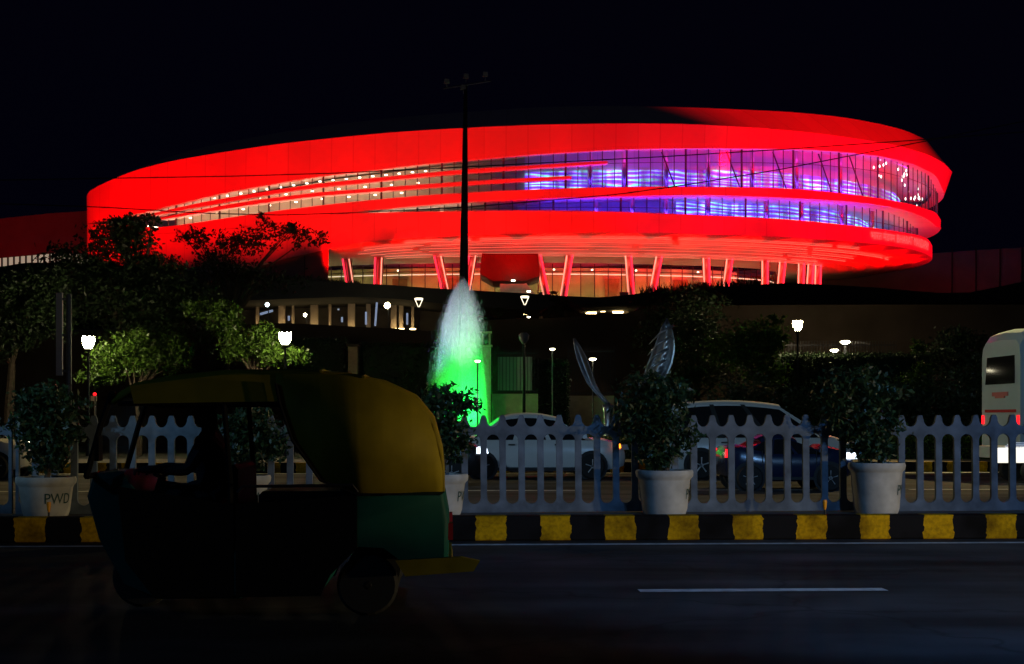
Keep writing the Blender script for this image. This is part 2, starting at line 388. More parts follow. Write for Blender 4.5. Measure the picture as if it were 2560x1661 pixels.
md = MB(); md.add([R(-60, KV + .25, .262), R(60, KV + .25, .262), R(60, KV + 1.8, .262), R(-60, KV + 1.8, .262), R(-60, KV + 1.8, -.02), R(60, KV + 1.8, -.02)], [(0, 1, 2, 3), (3, 2, 5, 4)])
struct('median', md, M['paving'])
struct('footpath', sheet(-120, 120, 36.8, 41.0, 0.24), M['paving'])
ml = MB(); ml.f = []
for (u0, u1, v0, w) in [(-120, 120, 15.5, .16)]:
    s = sheet(u0, u1, v0, v0 + w, 0.004); ml.add(s.v, s.f)
u_a, u_b = upx(1597, 11.36), upx(2212, 11.36)
for kk in range(-8, 9):
    s = sheet(u_a + kk * 7.5, u_b + kk * 7.5, 11.26, 11.44, 0.004); ml.add(s.v, s.f)
struct('road_markings', ml, M['whiteline'])
mf = MB()
for kk in range(-14, 15):
    s = sheet(kk * 4.5, kk * 4.5 + 2.6, 27.3, 27.45, 0.004); mf.add(s.v, s.f)
s = sheet(-100, 100, 36.0, 36.18, 0.004); mf.add(s.v, s.f)
s = sheet(-100, 100, 18.6, 18.76, 0.004); mf.add(s.v, s.f)
struct('far_road_markings', mf, M['whiteline'])

# ------------------------------------------------------------------ the arena: plan curves and traced edges
NT = 360
TH = np.linspace(0, 2 * math.pi, NT, endpoint=False) + math.pi / 2      # start at the hidden back
CY, BB = 164.0, 34.0
def ellipse(Lp, Rp, b=BB, cy=CY):
    ml_, mr_ = (Lp - HX) / F, (Rp - HX) / F
    cx, a = 0.0, 45.0
    for _ in range(60):
        sr = math.sqrt(a * a + mr_ * mr_ * b * b); sl = math.sqrt(a * a + ml_ * ml_ * b * b)
        # mr*cy-cx=sr ; cx-ml*cy=sl
        e1 = mr_ * cy - cx - sr; e2 = cx - ml_ * cy - sl
        a += (e1 + e2) / 2; cx += (e1 - e2) / 2
    return np.stack([cx + a * np.cos(TH), cy + b * np.sin(TH)], 1)
def inset(pl, d):
    t = np.roll(pl, -1, 0) - np.roll(pl, 1, 0); t /= np.linalg.norm(t, axis=1)[:, None]
    n = np.stack([-t[:, 1], t[:, 0]], 1)          # inward for counter-clockwise
    return pl + n * np.asarray(d).reshape(-1, 1)
def smoothc(h, k=3):
    for _ in range(k): h = (np.roll(h, 1) + 2 * h + np.roll(h, -1)) / 4
    return h
def heights(pl, pts, sm=4):
    pts = sorted(pts); xs = np.array([p[0] for p in pts], float); ys = np.array([p[1] for p in pts], float)
    px = HX + F * pl[:, 0] / pl[:, 1]
    iL, iR = int(np.argmin(px)), int(np.argmax(px))     # visible arc runs iL -> iR in increasing index
    H = np.zeros(NT)
    vis = np.arange(iL, iR + 1)
    py = np.interp(px[vis], xs, ys)
    H[vis] = CAM_H + (HY - py) * pl[vis, 1] / F
    nb = NT - len(vis)
    for j in range(1, nb + 1):
        H[(iR + j) % NT] = H[iR] + (H[iL] - H[iR]) * j / (nb + 1)
    return smoothc(H, sm)
def crv(pl, H): return [Vector((p[0], p[1], h)) for p, h in zip(pl, H)]
def pxof(pl): return HX + F * pl[:, 0] / pl[:, 1]
def frontmask(pl):
    px = pxof(pl); iL, iR = int(np.argmin(px)), int(np.argmax(px)); m = np.zeros(NT, bool); m[iL:iR + 1] = True; return m

roof_line = [(217, 478), (289, 440), (400, 400), (500, 370), (650, 340), (800, 316), (1000, 293), (1160, 281), (1347, 268), (1520, 265), (1700, 268), (1893, 276), (2010, 283), (2107, 293), (2204, 311), (2262, 326), (2320, 352)]
top_edge = [(216, 495), (221, 480), (249, 464), (288, 446), (334, 428), (389, 412), (466, 396), (583, 377), (699, 360), (816, 347), (900, 339), (968, 332), (1162, 320), (1347, 312), (1558, 309), (1700, 310), (1777, 313), (1893, 320), (2010, 330), (2107, 342), (2243, 364), (2320, 387), (2360, 408), (2380, 430)]
lip_edge = [(217, 560), (300, 545), (371, 529), (411, 517), (461, 506), (537, 487), (615, 472), (698, 458), (794, 441), (901, 430), (1044, 412), (1196, 398), (1356, 385), (1524, 375), (1700, 371), (1893, 372), (2010, 374), (2107, 380), (2204, 391), (2282, 410), (2340, 438), (2361, 485)]
f1_top = [(376, 536), (451, 518), (527, 502), (615, 487), (703, 473), (799, 459), (900, 449), (1052, 434), (1162, 424), (1356, 412), (1524, 402)]
f1_bot = [(376, 541), (451, 525), (527, 512), (615, 496), (703, 481), (799, 468), (900, 458), (1052, 442), (1162, 432), (1356, 419), (1524, 409)]
f2_top = [(401, 545), (476, 530), (542, 517), (623, 503), (708, 492), (800, 481), (1010, 465), (1162, 454), (1305, 446), (1429, 440)]
f2_bot = [(401, 550), (476, 537), (542, 526), (623, 513), (708, 501), (800, 490), (1010, 474), (1162, 462), (1305, 453), (1429, 447)]
mid_top = [(217, 561), (300, 560), (376, 571), (436, 565), (509, 554), (623, 537), (703, 526), (800, 514), (901, 503), (1053, 489), (1162, 482), (1356, 473), (1524, 468), (1700, 467), (1893, 469), (2010, 474), (2107, 484), (2204, 497), (2282, 512), (2340, 531), (2352, 550)]
mid_bot = [(217, 590), (500, 580), (700, 558), (869, 532), (926, 526), (1053, 513), (1162, 504), (1364, 496), (1524, 491), (1700, 488), (1796, 488), (1893, 492), (2010, 497), (2126, 504), (2204, 513), (2262, 525), (2317, 546), (2345, 570)]
low_top = [(217, 591), (500, 581), (700, 559), (869, 533), (1053, 530), (1162, 528), (1364, 526), (1524, 529), (1660, 534), (1893, 544), (2010, 552), (2126, 564), (2204, 573), (2297, 588), (2321, 598), (2331, 615)]
low_bot = [(217, 640), (400, 690), (560, 690), (650, 664), (723, 645), (817, 624), (900, 606), (981, 598), (1162, 590), (1400, 582), (1660, 583), (1777, 587), (1893, 590), (2010, 596), (2126, 604), (2204, 612), (2282, 624), (2323, 640), (2331, 646)]

pl_top = ellipse(217, 2380)
px_t = pxof(pl_top)
ins = np.interp(px_t, [217, 500, 900, 1300, 1700, 2000, 2380], [4.5, 8, 9, 7.5, 5.0, 3.0, 2.6]); ins[~frontmask(pl_top)] = 3.5
pl_roof = inset(pl_top, smoothc(ins, 8))
pl_lip = ellipse(218, 2361)
pl_mid = ellipse(218, 2352); pl_low = ellipse(218, 2331)
H_roof = heights(pl_roof, roof_line, 10); H_top = heights(pl_top, top_edge, 5); H_lip = heights(pl_lip, lip_edge)
H_mt = heights(pl_mid, mid_top); H_mb = heights(pl_mid, mid_bot); H_lt = heights(pl_low, low_top); H_lb = heights(pl_low, low_bot)

hall = thing('convention_hall', 'huge oval convention hall lit red with a purple glowing glass band, on the dark terrace', 'building', (0, CY, 0))
def part(name, mb, m, smooth=True, label=None, fixn=True):
    return obj(name, mb, m, hall, world=True, smooth=smooth, label=label, fixn=fixn)
# roof: chamfer + low dome
mb = MB(); mb.loft([crv(pl_top, H_top), crv(pl_roof, H_roof)], True); part('roof_chamfer', mb, M['facade'])
c0 = pl_roof.mean(0)
rows = [crv(pl_roof, H_roof)]
for tt, up in ((0.7, 0.5), (0.35, 0.7), (0.02, 0.8)):
    q = c0 + (pl_roof - c0) * tt; rows.append(crv(q, H_roof * tt + H_roof.mean() * (1 - tt) - up))
mb = MB(); mb.loft(rows, True); part('roof', mb, M['roofing'])
mb = MB(); mb.loft([crv(pl_top, H_top), crv(pl_lip, H_lip)], True)
mb.loft([crv(pl_lip, H_lip), crv(inset(pl_lip, 1.4), H_lip + 0.1)], True); smooth_angle(part('upper_band', mb, M['facade']))
mb = MB(); mb.loft([crv(inset(pl_mid, 1.2), H_mt - .02), crv(pl_mid, H_mt), crv(pl_mid, H_mb), crv(inset(pl_mid, 3.0), H_mb + 0.1)], True)
smooth_angle(part('middle_band', mb, M['facade']))
mb = MB(); mb.loft([crv(inset(pl_low, 3.5), H_lt - .03), crv(pl_low, H_lt), crv(pl_low, H_lb)], True)
smooth_angle(part('lower_band', mb, M['facade']))
# thin fins in front of the left glazing
pl_fin = inset(pl_lip, 0.15)
def fin(tp, bt, x0, x1):
    ht, hb = heights(pl_fin, tp, 1), heights(pl_fin, bt, 1)
    px = pxof(pl_fin); idx = [i for i in np.where(frontmask(pl_fin))[0] if x0 - 6 <= px[i] <= x1 + 4]
    inn = inset(pl_fin, 0.9)
    rr = [[Vector((inn[i][0], inn[i][1], ht[i])) for i in idx], [Vector((pl_fin[i][0], pl_fin[i][1], ht[i])) for i in idx],
          [Vector((pl_fin[i][0], pl_fin[i][1], hb[i])) for i in idx], [Vector((inn[i][0], inn[i][1], hb[i])) for i in idx]]
    mb = MB(); mb.loft(rr); n = len(idx)
    mb.f.append((0, n, 2 * n, 3 * n)); mb.f.append((n - 1, 2 * n - 1, 3 * n - 1, 4 * n - 1))
    smooth_angle(part('facade_fin', mb, M['facade']))
fin(f1_top, f1_bot, 376, 1524); fin(f2_top, f2_bot, 401, 1429)

# glazing bays
def interp_curve(pl, H, px_want):
    m = np.where(frontmask(pl))[0]; px = pxof(pl)[m]
    return np.stack([np.interp(px_want, px, pl[m, 0]), np.interp(px_want, px, pl[m, 1]), np.interp(px_want, px, H[m])], 1)
def glazing(pl, Htop, Hbot, pl_h_t, pl_h_b, x0, x1, sp, per, hb_lines):
    m = np.where(frontmask(pl))[0]; px = pxof(pl)[m]
    s = np.concatenate([[0], np.cumsum(np.linalg.norm(np.diff(pl[m], axis=0), axis=1))])
    s0, s1 = np.interp([x0, x1], px, s)
    n = int((s1 - s0) / sp); ss = s0 + np.arange(n + 1) * (s1 - s0) / n
    X = np.interp(ss, s, pl[m, 0]); Y = np.interp(ss, s, pl[m, 1])
    # heights are functions of the plan angle: read them off by pixel column
    pxs = HX + F * X / Y
    def hh(plh, H):
        mm = np.where(frontmask(plh))[0]; pp = pxof(plh)[mm]; return np.interp(pxs, pp, H[mm])
    ZT, ZB = hh(pl_h_t, Htop) + 0.06, hh(pl_h_b, Hbot) - 0.06
    for b0 in range(0, n, per):
        b1 = min(n, b0 + per)
        top = [Vector((X[i], Y[i], ZT[i])) for i in range(b0, b1 + 1)]; bot = [Vector((X[i], Y[i], ZB[i])) for i in range(b0, b1 + 1)]
        if max((a - b).length for a, b in zip(top, bot)) < 0.35: continue
        mb = MB(); mb.loft([top, bot]); pane = part('glass_bay', mb, M['pane'], smooth=False)
        gm = MB()
        for i in range(b0, b1 + 1):
            r = 0.10 if i in (b0,) else 0.045
            if i == b1 and b1 != n: continue
            t, q = Vector((X[i], Y[i] - .06, ZT[i])), Vector((X[i], Y[i] - .06, ZB[i]))
            if (t - q).length < .15: continue
            gm.tube([t, q], r, 4)
        for fz in hb_lines:
            gm.tube([a.lerp(c, fz) + Vector((0, -.05, 0)) for a, c in zip(top, bot)], 0.03, 4)
        if gm.f:
            mu = obj('mullion_grid', gm, M['mullion'], pane)
            mu.data.transform(Matrix.Translation(-hall.location))
pl_g = inset(pl_lip, 0.75)
glazing(pl_g, H_lip, H_mt, pl_lip, pl_mid, 352, 2352, 1.13, 5, (0.33,))
pl_g2 = inset(pl_low, 1.6)
glazing(pl_g2, H_mb, H_lt, pl_mid, pl_low, 880, 2312, 1.25, 5, (0.55,))

# interior drum, ceilings, floors
def arc(pl, H, x0, x1, dz=0.0):
    m = np.where(frontmask(pl))[0]; px = pxof(pl)[m]
    ii = [i for i, p in zip(m, px) if x0 <= p <= x1]
    return [Vector((pl[i][0], pl[i][1], H[i] + dz)) for i in ii], ii
def on(plh, H, pl):
    """height curve of another ring read at this ring's pixel columns"""
    return H
pl_in = inset(pl_lip, 5.0)
idx = np.arange(NT)
pxm = pxof(pl_lip); fm = frontmask(pl_lip)
iL, iR = int(np.argmin(pxm)), int(np.argmax(pxm))
def span(x0, x1):
    a = [i for i in range(iL, iR + 1) if pxm[i] >= x0]; b = [i for i in range(iL, iR + 1) if pxm[i] <= x1]
    return list(range(a[0], b[-1] + 1))
def strip(pl, H, ii, dz=0.0): return [Vector((pl[i % NT][0], pl[i % NT][1], H[i % NT] + dz)) for i in ii]
LEFT = span(330, 1330); RIGHT = list(range(LEFT[-1], iR + 14))
mb = MB(); mb.loft([strip(pl_in, H_lip, LEFT, 0.6), strip(pl_in, H_mt, LEFT, -0.3)]); part('inner_wall', mb, M['beige'])
mb = MB(); mb.loft([strip(pl_in, H_lip, RIGHT, 1.0), strip(pl_in, H_mt, RIGHT, 1.6)]); part('inner_wall', mb, M['facade'])
mb = MB(); mb.loft([strip(inset(pl_lip, 4.7), H_mt, RIGHT, 2.4), strip(inset(pl_lip, 4.7), H_mt, RIGHT, -0.2)]); part('art_screen', mb, M['led'])
ALLI = LEFT + RIGHT[1:]
mb = MB(); mb.loft([strip(inset(pl_lip, 1.4), H_lip, ALLI, 0.45), strip(pl_in, H_lip, ALLI, 0.75)]); part('gallery_ceiling', mb, M['facade'])
mb = MB(); mb.loft([strip(inset(pl_mid, 1.2), H_mt, ALLI, -0.05), strip(pl_in, H_mt, ALLI, -0.05)]); part('gallery_floor', mb, M['beige'])
pl_in2 = inset(pl_low, 6.0)
LOWR = span(860, 2400); LOWR = LOWR + list(range(LOWR[-1] + 1, LOWR[-1] + 14))
L2 = [i for i in LOWR if pxm[i % NT] < 1330 and fm[i % NT]]; R2 = [i for i in LOWR if i >= L2[-1]]
mb = MB(); mb.loft([strip(pl_in2, H_mb, L2, .5), strip(pl_in2, H_lt, L2, -.4)]); part('lower_inner_wall', mb, M['beige'])
RB = [i for i in R2 if not (fm[i % NT] and 1760 < pxm[i % NT])]; RA = [i for i in R2 if i >= RB[-1] or not fm[i % NT]]
RB = [i for i in R2 if i <= RB[-1]]; split = next(i for i in R2 if pxm[i % NT] > 1760)
RB = [i for i in R2 if i <= split]; RA = [i for i in R2 if i >= split]
mb = MB(); mb.loft([strip(pl_in2, H_mb, RB, .5), strip(pl_in2, H_lt, RB, -.4)]); part('lower_inner_wall', mb, M['facade'])
mb = MB(); mb.loft([strip(pl_in2, H_mb, RA, .5), strip(pl_in2, H_lt, RA, -.4)]); part('art_screen', mb, M['led'])
mb = MB(); mb.loft([strip(inset(pl_mid, 1.2), H_mb, LOWR, .12), strip(pl_in2, H_mb, LOWR, .3)]); part('lower_ceiling', mb, M['facade'])
mb = MB(); mb.loft([strip(inset(pl_low, 1.2), H_lt, LOWR, -.08), strip(pl_in2, H_lt, LOWR, -.08)]); part('lower_floor', mb, M['soffit'])
# hidden coloured tubes that light the galleries
def tube_along(name, pl, H, ii, dz, r, m):
    mb = MB(); mb.tube(strip(pl, H, ii[::3], dz), r, 4); return part(name, mb, m, smooth=False)
R_blue = [i for i in RIGHT if 1400 < pxm[i % NT] < 2270 and fm[i % NT]]
tube_along('led_tube', inset(pl_lip, 1.5), H_mt, R_blue, 0.12, 0.07, M['blue_tube'])
tube_along('led_tube', inset(pl_lip, 1.7), H_lip, [i for i in RIGHT if 1440 < pxm[i % NT] < 2310 and fm[i % NT]], 0.3, 0.07, M['mag_tube'])
tube_along('led_tube', inset(pl_low, 2.2), H_lt, [i for i in R2 if 1380 < pxm[i % NT] < 2240 and fm[i % NT]], 0.1, 0.07, M['blue_tube'])
tube_along('led_tube', inset(pl_lip, 1.7), H_lip, [i for i in LEFT if pxm[i] < 1150], 0.3, 0.07, M['beige_tube'])
tube_along('led_tube', inset(pl_mid, 1.7), H_mt, [i for i in LEFT if pxm[i] < 1000], 0.1, 0.06, M['beige_tube'])
tube_along('led_tube', inset(pl_low, 2.2), H_lt, [i for i in L2 if pxm[i] < 1250], 0.1, 0.03, M['beige_tube'])
# downlights between the fins
dl = MB(); dl.lathe([(0.02, -.05), (0.13, -.05), (0.13, 0.03), (0.02, 0.03)], 8)
first = None
def dl_at(px, py):
    global first
    q = interp_curve(inset(pl_lip, 1.6), H_lip, px)[0] if False else interp_curve(inset(pl_lip, 1.6), H_lip, np.array([px]))[0]
    y = q[1]; z = CAM_H + (HY - py) * y / F
    loc = Vector(((px - HX) / F * y, y, z)) - hall.location
    if first is None:
        first = obj('downlight', dl, M['downl'], hall); first.location = loc
    else:
        c = first.copy(); COL.objects.link(c); c.parent = hall; c.location = loc
    
for i, px in enumerate(np.arange(470, 1090, 33)):
    b = np.interp(px, *zip(*f1_top)); dl_at(px, b - 5)
    if i % 2: dl_at(px + 14, np.interp(px + 14, *zip(*f2_top)) - 5)
    if i % 2 == 0 and px < 1000: dl_at(px + 6, np.interp(px + 6, *zip(*f2_bot)) + 8)
# raking struts behind the right glazing
for px in (1690, 1852, 1968, 2082, 2160):
    a = interp_curve(inset(pl_lip, 1.7), H_lip, np.array([px - 36]))[0]; b = interp_curve(inset(pl_lip, 1.7), H_mt, np.array([px]))[0]
    st = MB(); st.tube([Vector(a), Vector(b)], 0.075, 6); part('raking_strut', st, M['mullion'], smooth=False)
for px, up_ in ((1475, 1), (1560, 1), (1665, 1), (1770, 1), (1880, 1), (1990, 1), (2100, 1), (1490, 0), (1580, 0), (1665, 0), (1768, 0), (1915, 0), (2003, 0), (2103, 0), (2180, 0), (1105, 0)):
    if up_: a = interp_curve(inset(pl_lip, 2.6), H_lip, np.array([px]))[0]; b = interp_curve(inset(pl_lip, 2.6), H_mt, np.array([px]))[0]
    else: a = interp_curve(inset(pl_low, 2.9), H_mb, np.array([px]))[0]; b = interp_curve(inset(pl_low, 2.9), H_lt, np.array([px]))[0]
    st = MB(); st.tube([Vector((b[0], b[1], b[2])), Vector((b[0], b[1], a[2] + .5))], 0.24, 10); part('gallery_column', st, M['column'])
# hanging glass lights at the right end
pend = MB(); pend.lathe([(0.01, -.16), (0.07, -.06), (0.05, .1), (0.01, .16)], 6)
pf = None
rp_ = np.random.default_rng(3)
for cxp, cyp, sx_, sy_, nn in ((2292, 500, 14, 10, 11), (2265, 428, 22, 14, 13), (2205, 404, 18, 8, 5), (2285, 462, 14, 22, 7), (2180, 440, 12, 20, 3)):
    for _ in range(nn):
        px = cxp + rp_.normal() * sx_; py = cyp + rp_.normal() * sy_
        px = min(px, 2325)
        q = interp_curve(inset(pl_lip, 2.6), H_lip, np.array([px]))[0]; y = q[1]
        z = CAM_H + (HY - py) * y / F
        loc = Vector(((px - HX) / F * y, y, z)) - hall.location
        if pf is None: pf = obj('pendant_light', pend, mat('pendant_glow', (1, 1, 1), emit=(0.9, 1.0, 0.85), es=4), hall); pf.location = loc
        else:
            c = pf.copy(); COL.objects.link(c); c.parent = hall; c.location = loc
for j, px in enumerate((2192, 2205, 2220, 2235, 2248, 2259)):
    q = interp_curve(inset(pl_low, 2.4), H_lt, np.array([px]))[0]; loc = Vector(((px - HX) / F * q[1], q[1], q[2] + 0.35)) - hall.location
    lm = MB(); lm.lathe([(0.02, -.12), (.12, -.08), (.12, .08), (.02, .12)], 8); o = obj('table_lamp', lm, M['downl'], hall); o.location = loc

# soffit with rings of light, core, raking columns
cxl = (pl_low[:, 0].max() + pl_low[:, 0].min()) / 2
pl_col = np.stack([cxl + 2.5 + 35.5 * np.cos(TH), 165.0 + 18.0 * np.sin(TH)], 1)
Hc = np.full(NT, 18.25)
rows = []
for t in np.linspace(0, 1, 11):
    pl = pl_low * (1 - t) + pl_col * t; w = t ** 0.6
    rows.append(crv(pl, H_lb * (1 - w) + Hc * w + (0.12 if int(round(t * 10)) % 2 else 0.0)))
mb = MB(); mb.loft(rows, True); part('soffit', mb, M['soffit'], smooth=False)
pl_core = np.stack([cxl + 1 + 30.0 * np.cos(TH), 166.0 + 11.0 * np.sin(TH)], 1)
mb = MB(); mb.loft([crv(pl_col, Hc), crv(pl_core, Hc + 0.15)], True); part('canopy_ceiling', mb, M['soffit'])
for t, x0, x1 in ((0.16, 1010, 2150), (0.33, 905, 2225), (0.5, 890, 2140), (0.64, 925, 2120), (0.80, 960, 2050), (0.95, 960, 2060)):
    pl = pl_low * (1 - t) + pl_col * t; w = t ** 0.6; H = H_lb * (1 - w) + Hc * w - 0.10
    inn = pl_low * (1 - t - .009) + pl_col * (t + .009)
    px = pxof(pl); m = [i for i in range(NT) if pl[i][1] < 162 and x0 <= px[i] <= x1]
    m.sort(key=lambda i: (TH[i])) 
    sm = MB(); run = []
    rr = np.random.default_rng(int(t * 100)); on_ = True; left = 9
    for i in m:
        run.append(i); left -= 1
        if left <= 0:
            if on_ and len(run) > 1:
                sm.loft([[Vector((pl[j][0], pl[j][1], H[j])) for j in run], [Vector((inn[j][0], inn[j][1], H[j])) for j in run]])
            on_ = not on_; left = rr.integers(12, 34) if on_ else 1; run = [i]
    if on_ and len(run) > 1:
        sm.loft([[Vector((pl[j][0], pl[j][1], H[j])) for j in run], [Vector((inn[j][0], inn[j][1], H[j])) for j in run]])
    part('soffit_light', sm, M['softstrip'], smooth=False)
FLOOR = 13.6
# glazed lobby
def core_glz():
    px = pxof(pl_core); m = [i for i in range(NT) if frontmask(pl_core)[i]]
    for a in range(0, len(m) - 1, 12):
        seg = m[a:a + 13]
        if len(seg) < 2: continue
        g_ = MB(); g_.loft([[Vector((pl_core[i][0], pl_core[i][1], 18.3)) for i in seg], [Vector((pl_core[i][0], pl_core[i][1], 14.6)) for i in seg]])
        pn = part('lobby_glass', g_, M['pane'], smooth=False)
        gm = MB()
        for i in seg[::3]: gm.tube([Vector((pl_core[i][0], pl_core[i][1] - .08, 18.3)), Vector((pl_core[i][0], pl_core[i][1] - .08, 14.6))], 0.05, 4)
        gm.tube([Vector((pl_core[i][0], pl_core[i][1] - .08, 17.5)) for i in seg], 0.04, 4)
        mu = obj('mullion_grid', gm, M['mullion'], pn); mu.data.transform(Matrix.Translation(-hall.location))
core_glz()
mb = MB(); mb.loft([crv(inset(pl_core, -0.3), np.full(NT, 14.65)), crv(inset(pl_core, -0.3), np.full(NT, FLOOR - 1))], True); part('lobby_plinth', mb, M['facade'])
pl_cin = np.stack([cxl + 1 + 25.5 * np.cos(TH), 166.0 + 6.0 * np.sin(TH)], 1)
mb = MB(); mb.loft([crv(pl_cin, np.full(NT, 18.4)), crv(pl_cin, np.full(NT, 14.0))], True); part('lobby_wall', mb, mat('lobby_plaster', (0.5, 0.5, 0.24), 0.7, var=0.25, scale=0.4))
fl = MB(); fl.loft([crv(pl_core, np.full(NT, 14.2)), crv(pl_cin, np.full(NT, 14.2))], True); part('lobby_floor', fl, M['paving'])
for px in (1000, 1130, 1290, 1530, 1700):
    q = interp_curve(inset(pl_cin, -0.12), Hc, np.array([px]))[0]; dm = MB(); dm.box((q[0], q[1] - .1, 15.7), (1.7, 0.12, 3.0)); part('lobby_door', dm, M['wood'], smooth=False)
ii = [i for i in range(NT) if frontmask(pl_core)[i]]
mb = MB(); mb.tube([Vector((pl_core[i][0], pl_core[i][1] + 2.0, 14.45)) for i in ii[::4]], 0.06, 4); part('lobby_lamp_strip', mb, M['warmstrip'], smooth=False)
mb = MB(); mb.tube([Vector((pl_core[i][0], pl_core[i][1] + 1.6, 17.35)) for i in ii[::4]], 0.06, 4); part('cove_light', mb, mat('cove_glow', (1, 1, 1), emit=(1, .8, .5), es=.9), smooth=False)
for px in (1165, 1240, 1385, 1480, 1590, 1745, 940, 995):
    q = interp_curve(inset(pl_core, 0.6), Hc, np.array([px]))[0]; lm = MB(); lm.lathe([(0.02, -.06), (.1, -.06), (.1, .05), (.02, .05)], 8)
    o = obj('downlight', lm, M['downl'], hall); o.location = Vector((q[0], q[1], 17.75)) - hall.location
# raking columns in pairs
for pt, pb in ((868, 884), (950, 946), (1097, 1119), (1184, 1167), (1344, 1366), (1424, 1408), (1570, 1578), (1647, 1628), (1764, 1768), (1823, 1810), (1911, 1911), (1955, 1946), (2002, 2000), (2026, 2019), (2044, 2041)):
    q = interp_curve(pl_col, Hc, np.array([pt]))[0]; y = q[1]; top = Vector(((pt - HX) / F * y, y, 18.3)); k_ = 1.25
    bot = Vector((top.x + (pb - pt) * k_ / F * y, y, FLOOR - .6))
    cm = MB(); cm.tube([bot, top], [0.33, 0.42], 14); c_ = part('raking_column', cm, M['column'])
    sm = MB(); off = Vector((-0.45 if pt < 1200 else 0.3, -.42, 0)); sm.tube([bot + off, top + off], [0.09, 0.10], 5)
    o = obj('glow_strip', sm, mat('red_line_light', (1, .1, .1), emit=(1.0, 0.02, 0.05), es=2.2) if 'red_line_light' not in bpy.data.materials else bpy.data.materials['red_line_light'], c_)
    o.data.transform(Matrix.Translation(-hall.location))
    sm = MB(); off = Vector((0.22 if pt < 1200 else -0.3, -.36, 0)); sm.tube([bot + off, top + off], [0.05, 0.06], 5)
    o = obj('glow_strip', sm, M['softstrip'], c_); o.data.transform(Matrix.Translation(-hall.location))  # added glowing strip stands in for the column's pale highlight
# hanging hopper-shaped stair housing in the middle
d_ = 143.0
poly = [(1205, 634), (1345, 634), (1350, 690), (1310, 703), (1232, 703), (1200, 685)]
hp = MB(); hp.prism([((p[0] - HX) / F * d_, CAM_H + (HY - p[1]) / F * d_) for p in poly], d_, d_ + 7); part('stair_housing', hp, mat('brown_cladding', (0.07, 0.035, 0.03), 0.7, var=0.15, scale=0.5), smooth=False)
un = MB(); un.prism([((p[0] - HX) / F * 146 , CAM_H + (HY - p[1]) / F * 146) for p in [(1250, 704), (1312, 704), (1340, 738), (1250, 738)]], 146, 149); part('stair_flank', un, mat('pale_glow_cladding', (0.6, 0.55, 0.4), 0.6, emit=(1, .85, .5), es=0.05, var=.2, scale=2), smooth=False)  # faint emission stands in for light falling on the flank
for px, py in ((1283, 702), (1322, 729)):
    lm = MB(); q = P(px, py, 142.2); lm.box(q, (0.38, .2, .14)); part('wall_lamp', lm, M['downl'], smooth=False)
# solid base under the left of the band
bi = [i for i in span(430, 846)]
pb_ = inset(pl_low, 0.6)
mb = MB(); mb.loft([strip(pb_, H_lb, bi, 0.1), [Vector((pb_[i][0], pb_[i][1], 10.5)) for i in bi]]); part('base_wall', mb, M['annex'], smooth=False)
jm = MB()
for i in bi[::4]: jm.box((pb_[i][0], pb_[i][1] - .03, (H_lb[i] + 10.5) / 2), (0.07, 0.1, H_lb[i] - 10.5))
part('wall_joints', jm, M['mullion'], smooth=False)

# the name in two scripts on the lower band, bent to its curve
def band_text(s, x0, x1, f0, f1):
    v, f = text_mesh(s, 1.0)
    if not v: return
    v = np.array(v); v[:, 0] -= v[:, 0].min(); v[:, 0] /= v[:, 0].max(); v[:, 1] -= v[:, 1].min(); v[:, 1] /= max(1e-6, v[:, 1].max())
    plo = inset(pl_low, -0.12); m = np.where(frontmask(plo))[0]; px = pxof(plo)[m]
    s_ = np.concatenate([[0], np.cumsum(np.linalg.norm(np.diff(plo[m], axis=0), axis=1))])
    sa, sb = np.interp([x0, x1], px, s_)
    S = sa + v[:, 0] * (sb - sa)
    X = np.interp(S, s_, plo[m, 0]); Y = np.interp(S, s_, plo[m, 1]); ht = np.interp(S, s_, H_lt[m]); hb = np.interp(S, s_, H_lb[m])
    fr = f0 + v[:, 1] * (f1 - f0); Z = hb + (ht - hb) * fr
    part('lettering', (list(zip(X, Y, Z)), f), M['pinkletter'], smooth=False, fixn=False)
band_text('\u092d\u093e\u0930\u0924 \u092e\u0902\u0921\u092a\u092e', 2178, 2238, 0.28, 0.88)
band_text('BHARAT MANDAPAM', 2243, 2322, 0.28, 0.80)

# red terrace floodlights for the facade, then added spots for rim, soffit and wing
def spot(x, y, z, tx, ty, tz, w, ang, col=(1, 0, 0), r=0.4, blend=0.6):
    l = bpy.data.lights.new('floodlight', 'SPOT'); l.energy = w; l.color = col; l.spot_size = math.radians(ang); l.spot_blend = blend; l.shadow_soft_size = r
    o = bpy.data.objects.new('floodlight', l); COL.objects.link(o); o.location = (x, y, z)
    o.rotation_euler = (Vector((tx, ty, tz)) - Vector((x, y, z))).to_track_quat('-Z', 'Y').to_euler()
    return o
TER = [(-500, 690), (0, 668), (160, 657), (420, 672), (600, 688), (820, 704), (1100, 722), (1300, 733), (1500, 744), (1640, 728), (1850, 714), (2070, 712), (2350, 733), (2560, 704), (3000, 690)]
for i, th in enumerate(np.linspace(math.radians(203), math.radians(350), 13)):
    j = int(np.argmin(np.abs((TH % (2 * math.pi)) - th))); q0 = pl_low[j]; qo = inset(pl_low, -13.5)[j]
    zt_ = CAM_H + (HY - np.interp(HX + F * qo[0] / 118.0, *zip(*TER))) / F * 118.0
    spot(qo[0], max(120.5, qo[1]), zt_ + 0.7, q0[0], q0[1], 29.0, 11500, 84, (1.0, 0.0, 0.0) if q0[0] < 14 else (1.0, 0.0, 0.008), .3, .5)
spot(66, 84, 38, 31, 143, 33.0, 230000, 30, (1.0, 0.0, 0.0))  # added red spot, unseen, that brightens the hall's right rim
